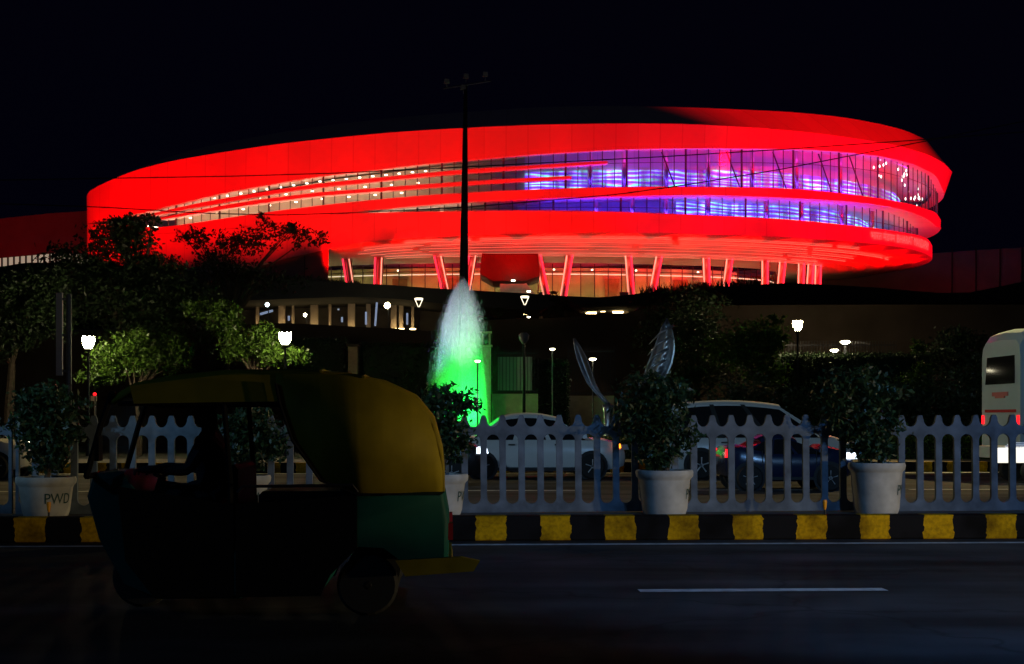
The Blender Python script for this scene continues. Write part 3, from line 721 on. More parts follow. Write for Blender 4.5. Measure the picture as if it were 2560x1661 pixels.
for th in np.linspace(math.radians(251), math.radians(347), 13):
    j = int(np.argmin(np.abs((TH % (2 * math.pi)) - th))); qo = inset(pl_low, -6.0)[j]; qi = inset(pl_low, 7.0)[j]
    spot(qo[0], max(120.5, qo[1]), 14.6, qi[0], qi[1], 18.6, 26000, 36, (1.0, 0.0, 0.0), .3, .5)  # added red spots that redden the soffit
spot(-60, 132, 15, -62, 172, 23, 5000, 50, (1.0, 0.0, 0.0), .3, .9)  # added weak red spot that tints the annex wing

# ------------------------------------------------------------------ terrace, annexes
ter_top = [(-500, 690), (0, 668), (60, 657), (160, 657), (420, 672), (600, 688), (720, 697), (820, 704), (960, 712), (1100, 722), (1300, 733), (1400, 740), (1500, 744), (1560, 739), (1640, 728), (1760, 721), (1850, 714), (1970, 708), (2070, 712), (2200, 720), (2350, 733), (2430, 731), (2560, 704), (3000, 690)]
ter_bot = [(-500, 760), (0, 745), (420, 752), (600, 752), (700, 748), (880, 742), (1000, 748), (1100, 759), (1240, 771), (1350, 776), (1460, 769), (1575, 764), (1830, 762), (2100, 757), (2560, 757), (3000, 757)]
xs = np.linspace(-480, 2980, 120)
tm = MB(); dT = 118.0
ft = [P(x, np.interp(x, *zip(*ter_top)), dT) for x in xs]; fb = [P(x, np.interp(x, *zip(*ter_bot)), dT) for x in xs]
bk = [Vector((p.x * 1.35, 200, max(p.z, 12.9))) for p in ft]; bb_ = [Vector((p.x * 1.1, 136, p.z + 0.3)) for p in fb]
tm.loft([bk, ft, fb, bb_]); ter = obj('terrace', tm, M['slab']); tag(ter, 'dark wavy terrace slab that carries the red hall', 'terrace')
# little spikes of planting along the terrace edge
def grass_tufts(px0, px1, n, d, h, name, lab):
    m_ = MB(); r_ = np.random.default_rng(5)
    for _ in range(n):
        px = r_.uniform(px0, px1); py = np.interp(px, *zip(*ter_top)); b = P(px, py, d); b.z -= 0.1
        a = r_.uniform(0, 6.28); l = h * r_.uniform(.4, 1)
        m_.add([b + Vector((-.06, 0, 0)), b + Vector((.06, 0, 0)), b + Vector((math.cos(a) * l * .4, math.sin(a) * l * .4, l))], [(0, 1, 2)])
    o = obj(name, m_, M['leaf_dark'], fixn=False); tag(o, lab, 'planting', kind='stuff')
grass_tufts(620, 900, 260, 118.2, 0.45, 'terrace_planting', 'thin dark grasses along the edge of the terrace')
grass_tufts(1600, 1900, 260, 118.2, 0.9, 'terrace_planting', 'taller dark grasses on the terrace before the columns')

wing = thing('annex_wing', 'low dim wing left of the red hall with a pale lit window strip', 'building', (-60, 172, 0))
def wpoly(name, pts, d, dep, m, root, smooth=False):
    q = MB(); q.prism([((p[0] - HX) / F * d, CAM_H + (HY - p[1]) / F * d) for p in pts], d, d + dep); return obj(name, q, m, root, world=True)
wpoly('wall', [(-400, 585), (-150, 562), (0, 547), (120, 534), (230, 527), (300, 524), (300, 640), (150, 632), (0, 645), (-400, 668)], 172, 10, M['annex'], wing)
wq = wpoly('window_strip', [(-200, 655), (0, 645), (150, 632), (240, 636), (240, 690), (-200, 700)], 172.4, 0.3, M['creamwin'], wing)
wm = MB()
for px in np.arange(-190, 240, 15): wm.box(P(px, 660, 172.2), (0.18, .2, 3.9))
mu = obj('mullion_grid', wm, M['mullion'], wq); mu.data.transform(Matrix.Translation(-wing.location))
ann = thing('annex_block', 'plain dim stone block standing behind the right end of the hall', 'building', (55, 175, 0))
wpoly('wall', [(2060, 668), (2330, 634), (2450, 625), (2620, 616), (2900, 612), (2900, 800), (2060, 800)], 178, 10, M['annex'], ann)
jm = MB()
for px in (2380, 2440, 2500, 2555): jm.box(P(px, 690, 177.9), (0.12, 0.15, 7))
obj('panel_joint', jm, M['mullion'], ann, world=True)
# lower concourse below the terrace
low = thing('lower_concourse', 'dim colonnade under the terrace with lit beige pillars', 'building', (0, 130, 0))
wpoly('back_wall', [(380, 735), (1150, 735), (1150, 880), (380, 880)], 131, 0.6, mat('concourse_wall', (0.14, 0.12, 0.11), 0.8, var=.4, scale=.6), low)
wpoly('back_wall', [(1150, 750), (1660, 750), (1660, 880), (1150, 880)], 131, 0.6, mat('concourse_red_wall', (0.35, 0.15, 0.1), 0.8, var=.3, scale=.5), low)
for px, w in ((644, 7), (705, 16), (733, 5), (786, 18), (825, 5), (879, 17), (921, 10), (985, 14), (1003, 10), (1032, 6), (1560, 22), (1352, 10)):
    q = MB(); q.box(P(px, 790, 127), (w / F * 127, 0.5, 4.2)); obj('pillar', q, M['beige'], low, world=True)
cl = [(860, 742), (905, 742), (978, 752), (1010, 755), (1320, 782), (1500, 778)]
for px, py in ((852, 772), (892, 766), (980, 768), (1040, 765), (745, 768), (1322, 787), (1342, 784), (1478, 785), (1500, 780), (660, 772), (1545, 783)):
    q = MB(); q.box(P(px, py - 19 if px < 1200 else py - 2, 125.0), (0.9, 0.35, 0.1)); obj('ceiling_lamp', q, M['warmstrip'] if px not in (660,) else M['coolglobe'], low, world=True)
for px in (705, 733, 786, 825, 879, 985, 1003, 1032, 644):
    q = MB(); q.box(P(px, 823, 126.0), (.5, .12, .1)); obj('uplight', q, M['warmstrip'], low, world=True)
q = MB(); q.tube([P(943, 747, 124), P(938, 815, 124)], 0.09, 5); obj('blue_line_light', q, M['bluepale'], low, world=True)
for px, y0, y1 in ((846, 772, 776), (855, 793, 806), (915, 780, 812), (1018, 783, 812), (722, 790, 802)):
    q = MB(); q.box(P(px, (y0 + y1) / 2, 125), (4.5 / F * 125, .1, (y1 - y0) / F * 125)); obj('window_glint', q, M['bluepale'], low, world=True)  # emissive slivers stand in for glints in the windows
q = MB(); q.tube([P(650, 786, 124), P(682, 777, 124)], 0.10, 4); obj('blue_line_light', q, M['bluepale'], low, world=True)

# boundary wall traced along its top
wall_top = [(-300, 835), (0, 835), (500, 815), (700, 808), (800, 812), (900, 818), (1000, 822), (1090, 830), (1180, 803), (1300, 797), (1380, 796), (1457, 789), (1576, 783), (1640, 766), (1800, 764), (2100, 762), (2560, 762), (2900, 762)]
xs = np.linspace(-300, 2900, 90); dW = 74.0
wt = [P(x, np.interp(x, *zip(*wall_top)), dW) for x in xs]
q = MB(); q.loft([[Vector((p.x, p.y + .5, -.05)) for p in wt], [Vector((p.x, p.y + .5, p.z)) for p in wt], wt, [Vector((p.x, p.y, -.05)) for p in wt]])
bw = obj('boundary_wall', q, M['brownwall']); tag(bw, 'long dim brown stone wall running below the terrace', 'wall')

# ------------------------------------------------------------------ foliage
def leaf_cloud(centers, size, rng, up=0.3, aspect=0.42):
    n = len(centers)
    nrm = rng.normal(size=(n, 3)); nrm[:, 2] += up; nrm /= np.linalg.norm(nrm, axis=1)[:, None]
    t = rng.normal(size=(n, 3)); t -= nrm * (t * nrm).sum(1)[:, None]; t /= np.linalg.norm(t, axis=1)[:, None]
    b = np.cross(nrm, t); s = size * rng.uniform(0.6, 1.3, (n, 1))
    v = np.stack([centers - t * s * .5, centers + b * s * aspect * .5, centers + t * s * .5 + nrm * s * .1, centers - b * s * aspect * .5], 1).reshape(-1, 3)
    return v
def leaf_obj(name, v, m, parent=None):
    n = len(v) // 4
    me = bpy.data.meshes.new(name)
    me.vertices.add(len(v)); me.vertices.foreach_set('co', v.astype(np.float32).ravel())
    me.loops.add(n * 4); me.loops.foreach_set('vertex_index', np.arange(n * 4, dtype=np.int32))
    me.polygons.add(n); me.polygons.foreach_set('loop_start', np.arange(0, n * 4, 4, dtype=np.int32))
    me.update(calc_edges=True); me.validate(); me.materials.append(m)
    o = bpy.data.objects.new(name, me); COL.objects.link(o)
    if parent: o.parent = parent
    return o
def blob_centres(blobs, n, rng, per=14, spread=0.16, shell=2.2):
    tot = sum(b[3] * b[5] for b in blobs); out = []; cl_ = []
    for (x, y, z, rx, ry, rz) in blobs:
        k = max(3, int(n / per * rx * rz / tot))
        d = rng.normal(size=(k, 3)); d /= np.linalg.norm(d, axis=1)[:, None]; r = rng.uniform(0, 1, (k, 1)) ** (1 / shell)
        c = np.array([x, y, z]) + d * r * np.array([rx, ry, rz]); cl_.append(c)
        sg = spread * (rx + rz) / 2
        out.append((c[:, None, :] + rng.normal(size=(k, per, 3)) * np.array([sg, sg, sg * .7])).reshape(-1, 3))
    return np.concatenate(out), np.concatenate(cl_)
def tree(name, label, cat, bx, by, blobs, n, size, m, tr=0.16, seed=1, group=None, per=14, spread=0.16, limbs=7, z0=0.0, crown='crown', shell=2.2, up=0.3):
    rng = np.random.default_rng(seed)
    root = thing(name, label, cat, (bx, by, z0), 0, group)
    c, cl_ = blob_centres(blobs, n, rng, per, spread, shell)
    c = c[c[:, 2] > z0 + 0.03]
    loc = np.array([bx, by, z0])
    leaf_obj(crown, leaf_cloud(c - loc, size, rng, up), m, root)
    zt = np.mean([b[2] for b in blobs]); tb = MB()
    mid = Vector((np.mean([b[0] for b in blobs]) * .3 + bx * .7, by, z0 + (zt - z0) * .62))
    tb.tube([Vector((bx, by, z0 - .05)), Vector((bx + .05, by, z0 + (zt - z0) * .3)), mid], [tr * 1.25, tr, tr * .7], 8)
    pick = rng.choice(len(cl_), min(limbs, len(cl_)), replace=False)
    for i in pick:
        e = Vector(cl_[i]); h = mid.lerp(e, .5) + Vector((0, 0, .12 * (e - mid).length)); tb.tube([mid, h, e], [tr * .5, tr * .28, tr * .07], 6)
    obj('trunk', tb, M['bark'], root, world=True)
    return root
def B(px, py, rx, ry, d, dep=0.8):
    q = P(px, py, d); s = d / F; return (q.x, q.y, q.z, rx * s, max(rx, ry) * s * dep, ry * s)

D1 = 62.0
tree('broadleaf_tree', 'big dark broadleaf tree rising before the left end of the red hall', 'tree', (345 - HX) / F * D1, D1,
     [B(300, 590, 95, 45, D1), B(250, 660, 150, 60, D1), B(390, 675, 75, 40, D1), B(330, 740, 190, 70, D1), B(470, 760, 95, 60, D1), B(380, 850, 150, 70, D1), B(340, 555, 70, 22, D1)],
     15000, 0.26, M['leaf_dark'], 0.3, 11, spread=.14)
D2 = 70.0
tree('broadleaf_tree', 'sparse lacy tree with twigs spread against the red lower band', 'tree', (560 - HX) / F * D2, D2,
     [B(480, 590, 45, 30, D2), B(560, 610, 70, 35, D2), B(640, 600, 60, 40, D2), B(720, 575, 60, 28, D2), B(770, 600, 55, 26, D2), B(560, 665, 110, 40, D2), B(650, 545, 25, 14, D2), B(640, 700, 140, 32, D2)],
     3600, 0.24, M['leaf_dark'], 0.16, 12, per=9, spread=.15, limbs=26)
tree('broadleaf_tree', 'bushy tree at the left edge above the lit stalls', 'tree', (20 - HX) / F * 58, 58,
     [B(10, 730, 90, 60, 58), B(60, 800, 80, 70, 58), B(-20, 850, 80, 60, 58), B(130, 780, 60, 80, 58), B(90, 700, 90, 30, 58)], 8000, 0.24, M['leaf_dark'], 0.2, 13, limbs=10)
D3 = 54.0
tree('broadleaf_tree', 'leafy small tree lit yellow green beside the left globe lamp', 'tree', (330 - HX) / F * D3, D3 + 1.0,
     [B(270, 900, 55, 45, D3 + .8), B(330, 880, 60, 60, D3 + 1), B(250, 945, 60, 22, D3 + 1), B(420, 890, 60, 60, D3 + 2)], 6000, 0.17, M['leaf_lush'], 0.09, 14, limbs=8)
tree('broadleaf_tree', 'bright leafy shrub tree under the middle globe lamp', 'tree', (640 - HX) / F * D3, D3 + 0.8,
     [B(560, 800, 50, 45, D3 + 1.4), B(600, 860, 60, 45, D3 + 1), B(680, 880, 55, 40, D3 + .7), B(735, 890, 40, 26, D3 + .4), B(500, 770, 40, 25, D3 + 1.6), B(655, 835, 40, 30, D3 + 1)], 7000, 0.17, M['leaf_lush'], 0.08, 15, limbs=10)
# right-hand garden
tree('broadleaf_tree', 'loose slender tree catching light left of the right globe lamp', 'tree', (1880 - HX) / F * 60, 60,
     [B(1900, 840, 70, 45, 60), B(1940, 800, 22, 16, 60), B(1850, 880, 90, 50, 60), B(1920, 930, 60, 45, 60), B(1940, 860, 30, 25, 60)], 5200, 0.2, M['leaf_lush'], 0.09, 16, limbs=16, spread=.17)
tree('broadleaf_tree', 'dim bushy tree between the sculpture and the lamp', 'tree', (1760 - HX) / F * 62, 63,
     [B(1740, 840, 90, 60, 63), B(1760, 930, 120, 70, 63), B(1680, 980, 70, 60, 63)], 6500, 0.2, M['leaf_dark'], 0.12, 17, limbs=8)
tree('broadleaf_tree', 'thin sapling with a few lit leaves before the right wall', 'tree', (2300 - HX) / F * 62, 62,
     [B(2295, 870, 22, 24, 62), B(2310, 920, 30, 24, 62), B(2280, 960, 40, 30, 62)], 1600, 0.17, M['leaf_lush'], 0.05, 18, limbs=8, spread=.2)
for i, (px, py, rx, ry, d, lab) in enumerate(((1640, 1000, 60, 60, 47, 'low dark shrub behind the right leaf of the sculpture'), (1880, 1000, 110, 70, 48, 'broad dark shrub behind the white van'),
      (2330, 1000, 120, 60, 48, 'wide dark shrub left of the bus'), (2120, 985, 120, 70, 50, 'dark rounded shrub behind the right potted bush'), (2440, 960, 70, 90, 54, 'tall dark shrub beside the bus rear'))):
    q = P(px, py, d)
    tree('shrub', lab, 'shrub', q.x, q.y, [B(px, py, rx, ry, d), B(px + rx * .5, py + 25, rx * .8, ry * .8, d), B(px - rx * .5, py + 25, rx * .8, ry * .8, d)], 3600, 0.15, M['leaf_dark'], 0.06, 30 + i, limbs=6, group='shrubs across the far road')
tree('broadleaf_tree', 'dark tree filling the gap above the right leaf blade', 'tree', P(1700, 800, 71).x, 71, [B(1655, 805, 60, 45, 71), B(1730, 770, 100, 45, 71), B(1700, 850, 120, 50, 71)], 4500, .22, M['leaf_dark'], .14, 19, limbs=8)
tree('broadleaf_tree', 'dark spreading tree in front of the brown wall right of the railing lamps', 'tree', P(2420, 850, 68).x, 68, [B(2400, 850, 60, 40, 68), B(2460, 890, 70, 50, 68), B(2360, 900, 60, 40, 68)], 3800, .2, M['leaf_dark'], .12, 20, limbs=8)
def hedge(px0, px1, py0, py1, d, dep, lab, m, n, seed, size=.11):
    a, b = P(px0, py0, d), P(px1, py1, d); rng = np.random.default_rng(seed)
    h = a.z; w = b.x - a.x; loc = Vector(((a.x + b.x) / 2, d, 0))
    root = thing('hedge', lab, 'hedge', loc)
    c = rng.uniform(-1, 1, (n, 3)); k = rng.integers(0, 3, n); s_ = np.where(rng.uniform(size=n) < .5, -1, 1)
    c[np.arange(n), k] = np.where(k == 2, 1, s_) * rng.uniform(.9, 1.04, n)
    c = c * np.array([w / 2, dep / 2, h / 2]) + np.array([0, dep / 2, h / 2]) + rng.normal(size=(n, 3)) * .05
    leaf_obj('foliage', leaf_cloud(c, size, rng), m, root)
    q = MB(); q.box((0, dep / 2, h / 2 - .02), (w - .15, dep - .15, h - .15)); obj('core', q, mat('hedge_core', (0.012, 0.018, 0.008), 0.95) if 'hedge_core' not in bpy.data.materials else bpy.data.materials['hedge_core'], root)
    return root
hedge(730, 862, 852, 1000, 66, 1.2, 'clipped dark hedge block left of the low brown gatepost', M['leaf_dark'], 5000, 40, .16)
hedge(902, 1100, 862, 1000, 66, 1.2, 'clipped dark hedge block between the gatepost and the fountain', M['leaf_dark'], 6000, 41, .16)
hedge(1330, 1420, 905, 1050, 62, 1.0, 'dark clipped hedge inside the iron fence', M['leaf_dark'], 4000, 42, .14)
hedge(1950, 2330, 888, 1050, 66, 1.2, 'long dark hedge below the railing lamps', M['leaf_dark'], 9000, 43, .16)
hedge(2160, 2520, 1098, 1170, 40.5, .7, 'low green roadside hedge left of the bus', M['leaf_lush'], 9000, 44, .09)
hedge(1330, 1640, 1098, 1170, 40.5, .7, 'low roadside hedge behind the white saloon', M['leaf_dark'], 7000, 45, .09)

# palms
def palm(px, pytop, d, spread, lab, seed):
    rng = np.random.default_rng(seed); c = P(px, pytop, d); root = thing('palm_tree', lab, 'palm', (c.x, c.y, 0), 0, 'palms in the garden')
    t = MB(); t.tube([(0, 0, 0), (.08, 0, c.z * .5), (0, 0, c.z)], [.26, .2, .17], 9); obj('trunk', t, M['bark'], root)
    for k in range(26):
        a = rng.uniform(0, 6.283); el = rng.uniform(-.7, 1.25); L = spread * rng.uniform(.8, 1.15)
        dirv = Vector((math.cos(a) * math.cos(el), math.sin(a) * math.cos(el), math.sin(el)))
        pts = [Vector((0, 0, c.z)) + dirv * L * s_ + Vector((0, 0, -1)) * (L * .55 * s_ * s_) for s_ in np.linspace(0, 1, 9)]
        fm_ = MB()
        for j in range(1, 9):
            p0 = pts[j]; tv = (pts[j] - pts[j - 1]).normalized(); side = tv.cross(Vector((0, 0, 1))).normalized(); up_ = side.cross(tv)
            for sg in (-1, 1):
                for q_ in (0, .5):
                    pp = p0 - tv * q_ * (L / 8); l = L * .26 * (1.1 - abs(j / 8 - .45))
                    e = pp + side * sg * l + tv * l * .5 - up_ * l * .35
                    fm_.add([pp - tv * .035, pp + tv * .035, e], [(0, 1, 2)])
        fm_.tube(pts, [.03 * (1.1 - s_) for s_ in np.linspace(0, 1, 9)], 4)
        obj('frond', fm_, M['leaf_dark'], root, fixn=False)
palm(1400, 765, 80, 1.75, 'palm with fronds rising before the raking columns', 51)
palm(1243, 800, 76, 1.7, 'dark palm right beside the fountain and gate pillar', 52)
palm(1740, 745, 82, 2.3, 'broad dark palm below the terrace right of the sculpture', 53)
palm(1620, 775, 84, 1.9, 'palm half lost in the dark behind the right leaf blade', 54)

# ------------------------------------------------------------------ fountain
fo = thing('fountain', 'tall fountain jet glowing green below and white violet above', 'fountain', (P(1150, 1040, 56).x, 56, 0))
bs = MB(); bs.lathe([(2.2, 0), (2.3, .45), (2.05, .5), (1.95, .3), (.1, .3)], 36); obj('basin', bs, M['brownwall'], fo, smooth=False)
nz = MB(); nz.lathe([(.14, .3), (.1, .55), (.05, .6)], 10); obj('nozzle', nz, M['darkmetal'], fo)
wat = mat('water_spray', (0.9, 0.95, 0.95), 0.25, spec=0.5)
wn_ = wat.node_tree; pbs = wn_.nodes['Principled BSDF']
trl = wn_.nodes.new('ShaderNodeBsdfTranslucent'); trl.inputs[0].default_value = (.95, .97, .97, 1)
trp = wn_.nodes.new('ShaderNodeBsdfTransparent'); mx1 = wn_.nodes.new('ShaderNodeMixShader'); mx2 = wn_.nodes.new('ShaderNodeMixShader')
mx1.inputs[0].default_value = .65; mx2.inputs[0].default_value = .82
wn_.links.new(pbs.outputs[0], mx1.inputs[1]); wn_.links.new(trl.outputs[0], mx1.inputs[2])
wn_.links.new(mx1.outputs[0], mx2.inputs[1]); wn_.links.new(trp.outputs[0], mx2.inputs[2])
wn_.links.new(mx2.outputs[0], wn_.nodes['Material Output'].inputs[0])
rng = np.random.default_rng(61)
top_z = P(0, 702, 56).z
N = 80000
tt = rng.uniform(0, 1, N) ** .8                     # 0 bottom, 1 top
# radius profile of the falling water (metres)
prof_t = [0, .24, .56, .74, .89, .96, 1.0]; prof_r = [1.15, 1.06, .88, .74, .47, .28, .08]
rad = np.interp(tt, prof_t, prof_r) * np.array([1.0, .82, .6, .38, .2])[rng.choice(5, N, p=[.34, .26, .2, .13, .07])] * np.exp(rng.normal(size=N) * .13) * np.exp(rng.normal(size=N) * .03)
jets = rng.uniform(0, 2 * math.pi, 46); ang = np.where(rng.uniform(size=N) < .4, jets[rng.integers(0, 46, N)] + rng.normal(size=N) * .05, rng.uniform(0, 2 * math.pi, N))
lean = np.interp(tt, [0, 1], [0.0, 0.12])
lobes = 1 + .12 * np.sin(ang * 5 + 1.3) + .08 * np.sin(ang * 11)
cx_ = np.cos(ang) * rad * lobes + lean - .18 * (1 - tt); cy_ = np.sin(ang) * rad * lobes; cz_ = .35 + tt * (top_z - .35) + rng.normal(size=N) * .06
ln = np.interp(tt, [0, .8, 1], [.22, .12, .05]) * rng.uniform(.3, 1.3, N); wdt = rng.uniform(.003, .009, N) * np.interp(tt, [0, .8, 1], [1, 1.1, 1.2])
a2 = rng.uniform(0, math.pi, N); dx, dy = np.cos(a2) * wdt, np.sin(a2) * wdt
out_x = np.cos(ang) * .13 * ln; out_y = np.sin(ang) * .13 * ln
v = np.stack([np.stack([cx_ + out_x, cy_ + out_y, cz_ - ln / 2], 1), np.stack([cx_ + dx, cy_ + dy, cz_], 1),
              np.stack([cx_ - out_x, cy_ - out_y, cz_ + ln / 2], 1), np.stack([cx_ - dx, cy_ - dy, cz_], 1)], 1).reshape(-1, 3)
wj = leaf_obj('water_jet', v, wat, fo); wj["kind"] = "stuff"
mv = bpy.data.materials.new('water_mist'); mv.use_nodes = True; mv.node_tree.nodes.clear()
vo = mv.node_tree.nodes.new('ShaderNodeOutputMaterial'); vp = mv.node_tree.nodes.new('ShaderNodeVolumePrincipled')
vp.inputs['Color'].default_value = (.95, .97, 1, 1); vp.inputs['Density'].default_value = .55; vp.inputs['Anisotropy'].default_value = .1
mv.node_tree.links.new(vp.outputs[0], vo.inputs['Volume'])
q = MB(); q.lathe([(r_ * 1.0 + .02, .4 + t_ * (top_z - .5)) for t_, r_ in zip(prof_t, prof_r)], 28, (.02, 0, 0)); obj('mist', q, mv, fo, smooth=True)
def lamp(name, loc, w, col, r=.1, kind='POINT'):
    l = bpy.data.lights.new(name, kind); l.energy = w; l.color = col; l.shadow_soft_size = r
    o = bpy.data.objects.new(name, l); COL.objects.link(o); o.location = loc; return o
fx = fo.location.x
for k in range(6):
    a = k / 6 * 6.283 + .4
    spot(fx + math.cos(a) * 1.3, 56 + math.sin(a) * 1.3, .55, fx + math.cos(a) * .5 + .1, 56 + math.sin(a) * .5, 2.6, 700, 66, (0.005, 1.0, 0.05), .08)
spot(fx + .3, 55.6, .5, fx + .2, 56, 4, 600, 50, (0.01, 1.0, 0.06), .08)
for dx_ in (.1, .55, .9):
    spot(fx + dx_, 54.6, .5, fx + dx_ * .6, 56, 3.6, 2600, 46, (0.02, 1.0, 0.10), .08, .9)
spot(fx + .6, 50.0, .4, fx + .1, 56, 5.2, 8500, 19, (0.88, 0.86, 1.0), .1, .9)
spot(fx - 4.0, 54, .5, fx - .7, 56, 4.6, 3400, 26, (0.36, 0.22, 1.0), .1, .9)

# ------------------------------------------------------------------ lamps and posts
def globe_lamp(px, py, d, lab, group='globe lamps in the garden'):
    c = P(px, py, d); root = thing('street_lamp', lab, 'street lamp', (c.x, c.y, 0), 0, group)
    p_ = MB(); p_.tube([(0, 0, 0), (0, 0, .5), (0, 0, c.z - .3)], [.1, .06, .045], 10); p_.lathe([(.05, c.z - .34), (.16, c.z - .26), (.14, c.z - .22)], 12); obj('pole', p_, M['darkmetal'], root)
    g_ = MB(); g_.lathe([(.12, c.z - .21), (.205, c.z - .05), (.225, c.z + .1), (.215, c.z + .17), (.05, c.z + .12)], 16); obj('globe', g_, M['globe'], root, smooth=True)
    cr = MB()
    for k in range(6): a = k * math.pi / 3; cr.box((.2 * math.cos(a), .2 * math.sin(a), c.z + .19), (.05, .05, .09), a, .4)
    obj('crown', cr, M['globe'], root)
    return root
globe_lamp(221, 857, 53, 'glowing crown shaped lamp between the tall panel post and the left trees')
globe_lamp(713, 847, 53, 'glowing crown shaped lamp above the bright shrub tree')
globe_lamp(1994, 815, 66, 'glowing crown shaped lamp before the brown wall on the right')
root = thing('street_lamp', 'unlit dark lamp post before the iron fence', 'street lamp', (P(1310, 840, 52).x, 52, 0))
p_ = MB(); zc = P(0, 846, 52).z; p_.tube([(0, 0, 0), (0, 0, zc - .2)], [.07, .045], 8); obj('pole', p_, M['darkmetal'], root)
p_ = MB(); p_.lathe([(.06, zc - .2), (.17, zc - .05), (.19, zc + .12), (.1, zc + .2)], 12); obj('globe', p_, mat('unlit_globe', (.25, .25, .24), .3), root, smooth=True)
def disc_lamp(px, py, d, w, lab, m='flatlamp', gnd=0.0):
    c = P(px, py, d); s_ = w / F * d / 2; root = thing('garden_lamp', lab, 'lamp', (c.x, c.y, gnd), 0, 'flat disc lamps')
    q = MB(); q.tube([(0, 0, 0), (0, 0, c.z - gnd)], .035, 6); obj('pole', q, M['greymetal'], root)
    q = MB(); zz = c.z - gnd; q.lathe([(s_ * .35, zz - s_ * .45), (s_ * .85, zz - s_ * .2), (s_, zz), (s_ * .7, zz + s_ * .2)], 14); obj('lamp_head', q, M[m], root, smooth=True)
    return root
disc_lamp(2113, 855, 70, 26, 'glowing flat disc lamp, highest of the three over the right railing')
disc_lamp(2086, 876, 70, 22, 'glowing flat disc lamp, lowest left of the three over the right railing')
disc_lamp(2131, 886, 71, 10, 'small glowing disc lamp just above the long dark hedge')
disc_lamp(1194, 903, 52, 14, 'small glowing disc lamp against the gate pillar by the fountain')
disc_lamp(1381, 873, 60, 14, 'glowing disc lamp right of the unlit lamp post')
disc_lamp(1482, 898, 62, 18, 'glowing disc lamp on the fence right of the steel blade')
disc_lamp(1322, 793, 90, 9, 'tiny glowing lamp above the wall below the right lantern')
def lantern(px, py, d, lab):
    c = P(px, py, d); s_ = d / F; root = thing('lantern_post', lab, 'lamp', (c.x, c.y, 0), 0, 'cone shaped lanterns')
    q = MB(); q.tube([(0, 0, 0), (0, 0, c.z - 12 * s_)], .05, 6); obj('pole', q, M['greymetal'], root)
    q = MB()
    q.lathe([(9.5 * s_, c.z + 7 * s_), (10.5 * s_, c.z + 8 * s_), (10.5 * s_, c.z + 11 * s_), (9 * s_, c.z + 11.5 * s_)], 14)
    for k in range(2):
        a = k * math.pi; q.tube([(9.5 * s_ * math.cos(a), 9.5 * s_ * math.sin(a), c.z + 8 * s_), (1.2 * s_ * math.cos(a), 1.2 * s_ * math.sin(a), c.z - 11 * s_)], 0.9 * s_, 5)
    obj('lamp_head', q, M['vlamp'], root)
lantern(1047, 757, 100, 'glowing cone shaped lantern left of the fountain')
lantern(1312, 752, 100, 'glowing cone shaped lantern right of the fountain')
def ball_lamp(px, py, d, r, lab, m):
    c = P(px, py, d); root = thing('pole_lamp', lab, 'lamp', (c.x, c.y, 0), 0, 'bright ball lamps below the terrace')
    q = MB(); q.tube([(.1, 0, 0), (.1, 0, c.z)], .05, 6); obj('pole', q, M['greymetal'], root)
    q = MB(); s_ = r / F * d; q.lathe([(s_ * .2, c.z - s_), (s_ * .8, c.z - s_ * .6), (s_, c.z), (s_ * .8, c.z + s_ * .6), (s_ * .2, c.z + s_)], 12); obj('lamp_head', q, m, root, smooth=True)
ball_lamp(968, 764, 112, 7.5, 'brightest ball lamp under the terrace', mat('bright_ball', (1, 1, 1), emit=(1, .85, .5), es=60))
ball_lamp(763, 788, 112, 4.5, 'small round lamp left under the terrace', mat('small_ball', (1, 1, 1), emit=(1, .95, .7), es=22))
ball_lamp(668, 762, 112, 5.5, 'cold white lamp left of the columns under the terrace', M['coolglobe'])
ball_lamp(72, 732, 90, 3.0, 'tiny cold lamp high in the dark trees at the left edge', M['coolglobe'])

# high mast
hm = thing('high_mast', 'tall tapering floodlight mast rising before the red hall', 'light mast', (P(1156, 1040, 78).x, 78, 0))
zt = P(0, 215, 78).z
q = MB(); xo = P(1164, 0, 78).x - hm.location.x; q.tube([(0, 0, 0), (xo * .45, 0, zt * .45), (xo, 0, zt)], [.36, .25, .09], 12); obj('mast', q, M['darkmetal'], hm, smooth=True)
q = MB(); q.tube([(P(1108, 0, 78).x - hm.location.x, 0, P(0, 222, 78).z), (P(1228, 0, 78).x - hm.location.x, 0, P(0, 203, 78).z)], .05, 6); obj('crossarm', q, M['darkmetal'], hm)
for px, py in ((1117, 205), (1165, 192), (1213, 187), (1158, 220)):
    q = MB(); c = P(px, py, 78); q.box((c.x - hm.location.x, -.1, c.z), (.3, .25, .24), .2, .8); q.tube([(c.x - hm.location.x, 0, c.z - .1), (c.x - hm.location.x, 0, c.z - .32)], .03, 5); obj('floodlight', q, M['greymetal'], hm)

# overhead wires
def wire(pts, d, lab):
    ps = [P(a, b, d) for a, b in pts]; q = MB()
    xs_ = np.linspace(0, len(ps) - 1, 60); A = np.array([tuple(p) for p in ps])
    sm = np.stack([np.interp(xs_, range(len(ps)), A[:, k]) for k in range(3)], 1)
    q.tube([Vector(p) for p in sm], 0.018, 5); o = obj('overhead_wire', q, M['plastic']); tag(o, lab, 'wire', 'overhead wires')
wire([(-400, 458), (286, 446), (583, 441), (850, 433), (1162, 418), (1524, 399), (1660, 392), (1971, 373), (2317, 349), (3000, 296)], 45, 'upper overhead wire crossing the whole front of the hall')
wire([(-300, 500), (249, 518), (520, 534), (700, 538), (869, 533), (1162, 519), (1539, 487), (1700, 465), (1951, 424), (2146, 386), (2320, 352), (2900, 235)], 46, 'lower overhead wire sagging across the lower red band')

